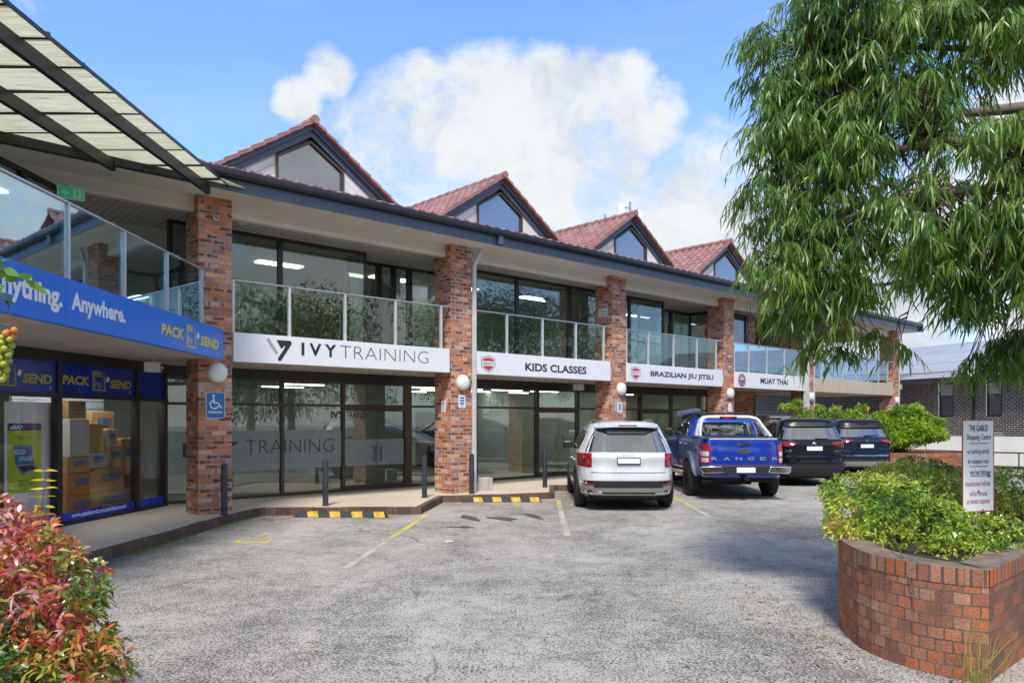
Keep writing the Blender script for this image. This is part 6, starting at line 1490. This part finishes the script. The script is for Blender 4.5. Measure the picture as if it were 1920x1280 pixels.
for ci, (x, y, z, rx, ry, rz_) in enumerate(clumps):
    near = ci < 37; c = Vector((x, y, z)); src = min(lp_all, key=lambda p: (p - c).length)
    vol = (rx * ry * rz_) ** (2 / 3); nt = int((240 if near else 70) * vol / .17) + 5; tone = rng.normal() * .11
    sub = []
    for t in range(max(2, nt // 5)):                                 # sprays inside the clump, each an umbrella of drooping twigs
        d = rng.normal(size=3); d /= np.linalg.norm(d); sub.append(np.array(c) + d * np.array([rx, ry, rz_]) * (.25 + .75 * rng.random() ** .5))
    for si, s0 in enumerate(sub):
        stone = tone + rng.normal() * .10; out_ = s0 - np.array(c); out_[2] = 0
        tw.tube([src.lerp(c, .2 + .4 * rng.random()), src.lerp(Vector(s0), .6) + Vector(rng.normal(size=3)) * .07 + Vector((0, 0, .05)), Vector(s0)], [.010, .006, .003], 5, cap=False)
        for t in range(rng.integers(4, 7)):
            an = rng.uniform(0, 6.283); hd = np.array([math.cos(an), math.sin(an), rng.uniform(-.35, .25)]) + out_ * .9; hd /= np.linalg.norm(hd); sl_ = rng.uniform(.12, .27)
            for i in range(rng.integers(6, 11)):
                f_ = (i + rng.random() * .5) / 9; q = s0 + hd * sl_ * f_ + np.array([0, 0, -.16 * f_ * f_])
                v = np.array([0, 0, -1.0]) + hd * rng.uniform(.1, .8) + rng.normal(size=3) * .27
                PP.append(q); DD.append(v); LL.append(rng.uniform(.075, .165)); WW.append(rng.uniform(.010, .018)); RN.append(.44 + stone + .10 * f_ + rng.normal() * .16)
tw.build('twigs', 'twig', GT, smooth=60, world=True)
leaves('foliage', PP, DD, LL, WW, np.clip(np.array(RN), 0, 1), 'gum_leaf', GT, .22, world=True)
# trees across the road, seen only as reflections in the shop glass
def mirror_tree(label, x, y, h, rad, n):
    r = root('street_tree', label, 'tree', (x, y, 0), 0, 'street trees beyond the right edge')
    MB().tube([(0, 0, 0), (.1, 0, h * .35), (0, .1, h * .6)], [.25, .2, .1], 10).build('trunk', 'bark', r)
    bl = [(rng.normal() * rad * .5, rng.normal() * rad * .5, h * rng.uniform(.35, .85), rad * rng.uniform(.35, .6), rad * rng.uniform(.35, .6), rad * rng.uniform(.3, .45)) for _ in range(14)]
    P, D, rr, pk = blob_points(bl, n, .35); leaves('crown', P, D + rng.normal(size=P.shape) * .8 + np.array([0, 0, -.6]), rng.uniform(.14, .26, n), rng.uniform(.05, .09, n), rng.random(n), 'far_leaf', r, .2)
for i, (x, y, h, rad) in enumerate(((19.5, 15.5, 9, 3.6), (15.5, 6.5, 8, 3.4), (24, 17, 10, 3.8), (22, 6, 9, 3.8), (13, -4, 8, 3.5), (31, 19, 11, 4.0))): mirror_tree('leafy street tree standing beyond the right edge, seen in the shop glass', x, y, h, rad, 9000)

src_tree = [o for o in bpy.data.objects if o.name.startswith('street_tree') and o.type == 'EMPTY'][0]
for x, y, a in ((-9, -13, 20), (-1.5, -15, 130), (6, -14, 250), (13, -16, 70)):  # unseen trees added so the car rears mirror something dark
    c_ = copy_tree(src_tree); place(c_, (x, y, 0), R(a)); c_['label'] = 'added unseen tree behind the viewer, darkening reflections in the parked cars'; c_['group'] = 'added trees behind the viewer'
# ================================================================== notice board on the near planter
r = root('parking_notice_board', 'tall narrow THE GABLES Shopping Centre parking notice on a post in the near planter', 'sign', (4.13, 6.90, 1.0), R(18)); r.scale = (.92, .9, .83)
MB().box(.0, .40, -.003, .003, 0, 1.0).build('board', 'plain_board' if False else 'white', r)
m = MB(); m.box(-.006, .406, -.006, .006, 1.0005, 1.012); m.box(-.006, .406, -.006, .006, -.012, -.0005); m.box(-.008, -.0005, -.006, .006, -.0, 1.0); m.box(.4005, .408, -.006, .006, 0, 1.0); m.build('red_edge', 'letter_red', r)
for body, x0, x1, z0, z1, bo_, sh_ in (('THE GABLES', .075, .325, .885, .955, .02, 0), ('Shopping Centre', .045, .365, .775, .85, .01, .2), ('car parking strictly', .055, .345, .62, .69, .005, 0), ('for shoppers only', .06, .335, .51, .58, .005, 0), ('one hour limit', .09, .295, .40, .465, .005, 0), ('PUBLIC', .305, .365, .37, .44, .03, 0)):
    text(MB(), body, x0, x1, z0, z1, -.005, bo_, sh_).build('black_lettering', 'letter_dark', r)
for x0, x1, z in ((.085, .325, .745), (.08, .325, .49), (.09, .30, .385)): m = MB(); m.add([(x0, -.005, z), (x1, -.005, z), (x1, -.005, z + .008), (x0, -.005, z + .008)], [(0, 1, 2, 3)]); m.build('underline', 'letter_dark', r)
for body, x0, x1, z0, z1 in (('unauthorised vehicles', .03, .36, .275, .335), ('will be removed', .085, .315, .165, .225), ('at owners expense', .05, .35, .06, .13)): text(MB(), body, x0, x1, z0, z1, -.005, .005).build('red_lettering', 'letter_red', r)
m = MB(); m.lathe([(.013, -.005), (.013, -.0045)], 12, (.20, 0, .215), 'y'); m.lathe([(.006, -.006), (.006, -.0035)], 10, (.2, 0, .98), 'y'); m.build('bolt_hole', 'black', r)
MB().box(.18, .23, .004, .045, -.2, .95).build('post', 'pole', r)

# ================================================================== neighbouring house, white wall and handrail
HS = Frame(18.76, 36.0, math.degrees(math.atan2(-5.4, 2.04)))            # local x along the wall towards the camera, y inwards
H = root('brick_house', 'dark brick house with pale mortar and solar panels beyond the right end', 'house', HS(0, 0, 0), HS.rz)
# inward side is +y in the frame when x runs towards the camera: turn sign so the wall faces the car park
sgn = 1
holes = [(1.85, 2.60, 1.93, 3.46), (4.15, 4.85, 1.95, 3.46), (4.1, 4.9, .2, 1.25)]
def wall_with_holes(x0, x1, z0, z1, hs):
    m = MB(); xs = sorted({x0, x1, *[h[0] for h in hs], *[h[1] for h in hs]}); zs = sorted({z0, z1, *[h[2] for h in hs], *[h[3] for h in hs]})
    for a, b in zip(xs[:-1], xs[1:]):
        for c, d in zip(zs[:-1], zs[1:]):
            if any(h[0] <= a and b <= h[1] and h[2] <= c and d <= h[3] for h in hs): continue
            m.add([(a, 0, c), (b, 0, c), (b, 0, d), (a, 0, d)], [(0, 1, 2, 3)])
            if c == z0: pass
    return m
wall_with_holes(-16, 14, -1, 3.53, holes).build('wall', 'house_brick', H)
for (a, b, c, d) in holes[:2]:
    wn = MB().frame(a, b, c, d, .06, .02, .09).build('window', 'house_trim', H)
    MB().box(a + .06, b - .06, .07, .08, c + .06, d - .06).build('pane', 'dormer_glass', wn); 
    MB().box(a + .07, b - .07, .045, .06, c + (d - c) * .62, d - .065).build('blind', 'blind', wn); MB().box(a + .06, b - .06, .04, .05, c + (d - c) * .60, c + (d - c) * .63).build('transom', 'house_trim', wn)
    MB().box(a + .10, b - .10, .062, .068, c + .07, c + (d - c) * .60).build('curtain', 'curtain', wn)
MB().box(4.12, 4.88, .03, .06, .2, 1.23).build('door', 'blind', H)
m = MB(); m.box(-9.5, -5.5, -.06, -.01, -1, 2.0); m.build('garage_door', 'garage', H)
m = MB(); m.box(-17, 15, -.55, -.40, 3.50, 3.68); m.build('gutter', 'house_trim', H); m = MB(); m.box(-17, 15, -.42, 0, 3.50, 3.53); m.build('eaves', 'clad', H)
M['roof_grey'] = slat_mat('grey_roof_tile', (.36, .35, .35), .33, 1, .45, .35); M['solar'] = plain('solar_panel', (.36, .36, .38), .45, spec=.4, var=.05)
m = MB(); m.add([(-17, -.5, 3.69), (15, -.5, 3.69), (13, 6.5, 5.9), (-17, 6.5, 5.9)], [(0, 1, 2, 3)], 0, [(-17, 0), (15, 0), (13, 7.3), (-17, 7.3)]); m.build('roof', 'roof_grey', H)
for i in range(7):
    for j in range(2):
        x = -4.2 + i * 1.08; y0, y1 = .35 + j * 1.72, 2.0 + j * 1.72; zz = lambda y: 3.69 + (y + .5) * .3157 + .06
        if j == 1 and i > 4: continue
        m = MB(); m.add([(x, y0, zz(y0)), (x + 1.05, y0, zz(y0)), (x + 1.05, y1, zz(y1)), (x, y1, zz(y1))] + [(x, y0, zz(y0) - .05), (x + 1.05, y0, zz(y0) - .05), (x + 1.05, y1, zz(y1) - .05), (x, y1, zz(y1) - .05)], [(0, 1, 2, 3), (7, 6, 5, 4), (0, 1, 5, 4), (1, 2, 6, 5), (2, 3, 7, 6), (3, 0, 4, 7)]); m.build('solar_panel', 'solar', H)
MB().box(3.55, 3.63, -.09, -.01, -1, 3.5).build('downpipe', 'house_trim', H)
m = MB(); m.box(-.06, .06, 0, 4, 0, .01)
WWf = Frame(14.6, 30.0, math.degrees(math.atan2(-3.0, 5.2)))
r = root('rendered_wall', 'low white rendered wall before the dark brick house', 'wall', WWf(0, 0, 0), WWf.rz)
MB().box(-3, 8, 0, .2, .10, 1.18).build('wall_face', 'wall_white', r); MB().box(-3, 8, -.04, .22, -.1, .0995).build('dark_plinth', 'dkplastic', r)
r = root('handrail', 'black pipe handrail in front of the white rendered wall', 'handrail', WWf(0, -.7, 0), WWf.rz)
MB().tube([(-3, 0, .62), (8, 0, .62)], .028, 8).build('rail', 'black', r, smooth=60)
for x in (-2, 0.2, 2.4, 4.6, 6.8): MB().tube([(x, 0, 0), (x, 0, .62)], .022, 8).build('post', 'black', r, smooth=60)
# mast with antennas on the roof
r = root('antenna_mast', 'phone antenna mast with white panels behind the third gable', 'antenna', (4.8, 30.6, 8.2))
MB().tube([(0, 0, 0), (0, 0, 2.45)], .045, 8).build('pole', 'pole', r, smooth=60)
for x, z in ((-.36, 1.75), (.33, 1.45)): MB().box(x - .13, x + .13, -.06, .06, z, z + .62).build('antenna_panel', 'white', r, bevel=.02); MB().box(min(0, x), max(0, x), -.02, .02, z + .45, z + .49).build('bracket', 'pole', r)
for x, h in ((-1.02, 1.95), (-1.22, 1.35), (-.62, 1.5)): MB().tube([(x, 0, 0), (x, 0, h)], .04 if h > 1.6 else .025, 6).build('whip_antenna', 'pole', r)

# ================================================================== ground litter and moss
n = 120; lx = rng.uniform(1.0, 3.0, n); ly = rng.uniform(5.2, 9.5, n); k = rng.random(n) < .55; lx[k] = 2.75 - np.abs(rng.normal(0, .25, k.sum())); ly[k] = rng.uniform(5.4, 8.5, k.sum())
o = leaves('leaf_litter', np.c_[lx, ly, np.full(n, .008)], np.c_[rng.normal(size=n), rng.normal(size=n), np.full(n, .08)], rng.uniform(.03, .11, n), rng.uniform(.008, .02, n), rng.random(n), 'litter', None, .03, side=np.c_[rng.normal(size=n), rng.normal(size=n), rng.normal(size=n) * .15]); tag(o, kind='stuff')
n = 30; o = leaves('leaf_litter', np.c_[rng.uniform(-2, 2.2, n), rng.uniform(4.6, 11, n), np.full(n, .008)], np.c_[rng.normal(size=n), rng.normal(size=n), np.full(n, .08)], rng.uniform(.03, .09, n), rng.uniform(.008, .02, n), rng.random(n), 'litter', None, .03, side=np.c_[rng.normal(size=n), rng.normal(size=n), rng.normal(size=n) * .15]); tag(o, kind='stuff')
m = MB()
def tuft(x, y, s):
    m.lathe([(s, -.01), (s * .9, s * .25), (s * .5, s * .5), (.002, s * .55)], 8, (x, y, 0))
for i in range(170):
    t = rng.random(); seg = rng.choice([0, 1, 2], p=[.5, .35, .15])
    if seg == 0: a, b = Vector((-5.30, 9.4)), Vector((-5.06, 12.9))
    elif seg == 1: a, b = Vector((-5.05, 12.6)), Vector((-4.8, 14.3))
    else: a, b = Vector((-1.2, 16.6)), Vector((.3, 17.2))
    p = a.lerp(b, (t * .5 + .25) if seg == 0 else t); tuft(p.x + .045 + abs(rng.normal()) * .03, p.y - (.05 if seg == 2 else 0), rng.uniform(.012, .035))
tag(m.build('moss', 'moss', smooth=60), kind='stuff')
for x, y, s in ((2.98, 5.42, .06), (3.06, 5.36, .04)):
    pass
m = MB(); m.box(-.06, .06, -.035, .035, .004, .01); o = m.build('paper_scrap', 'white'); place(o, (-.95, 11.35, 0), R(20)); tag(o, 'white paper scrap lying on the asphalt of the empty bay', 'scrap')
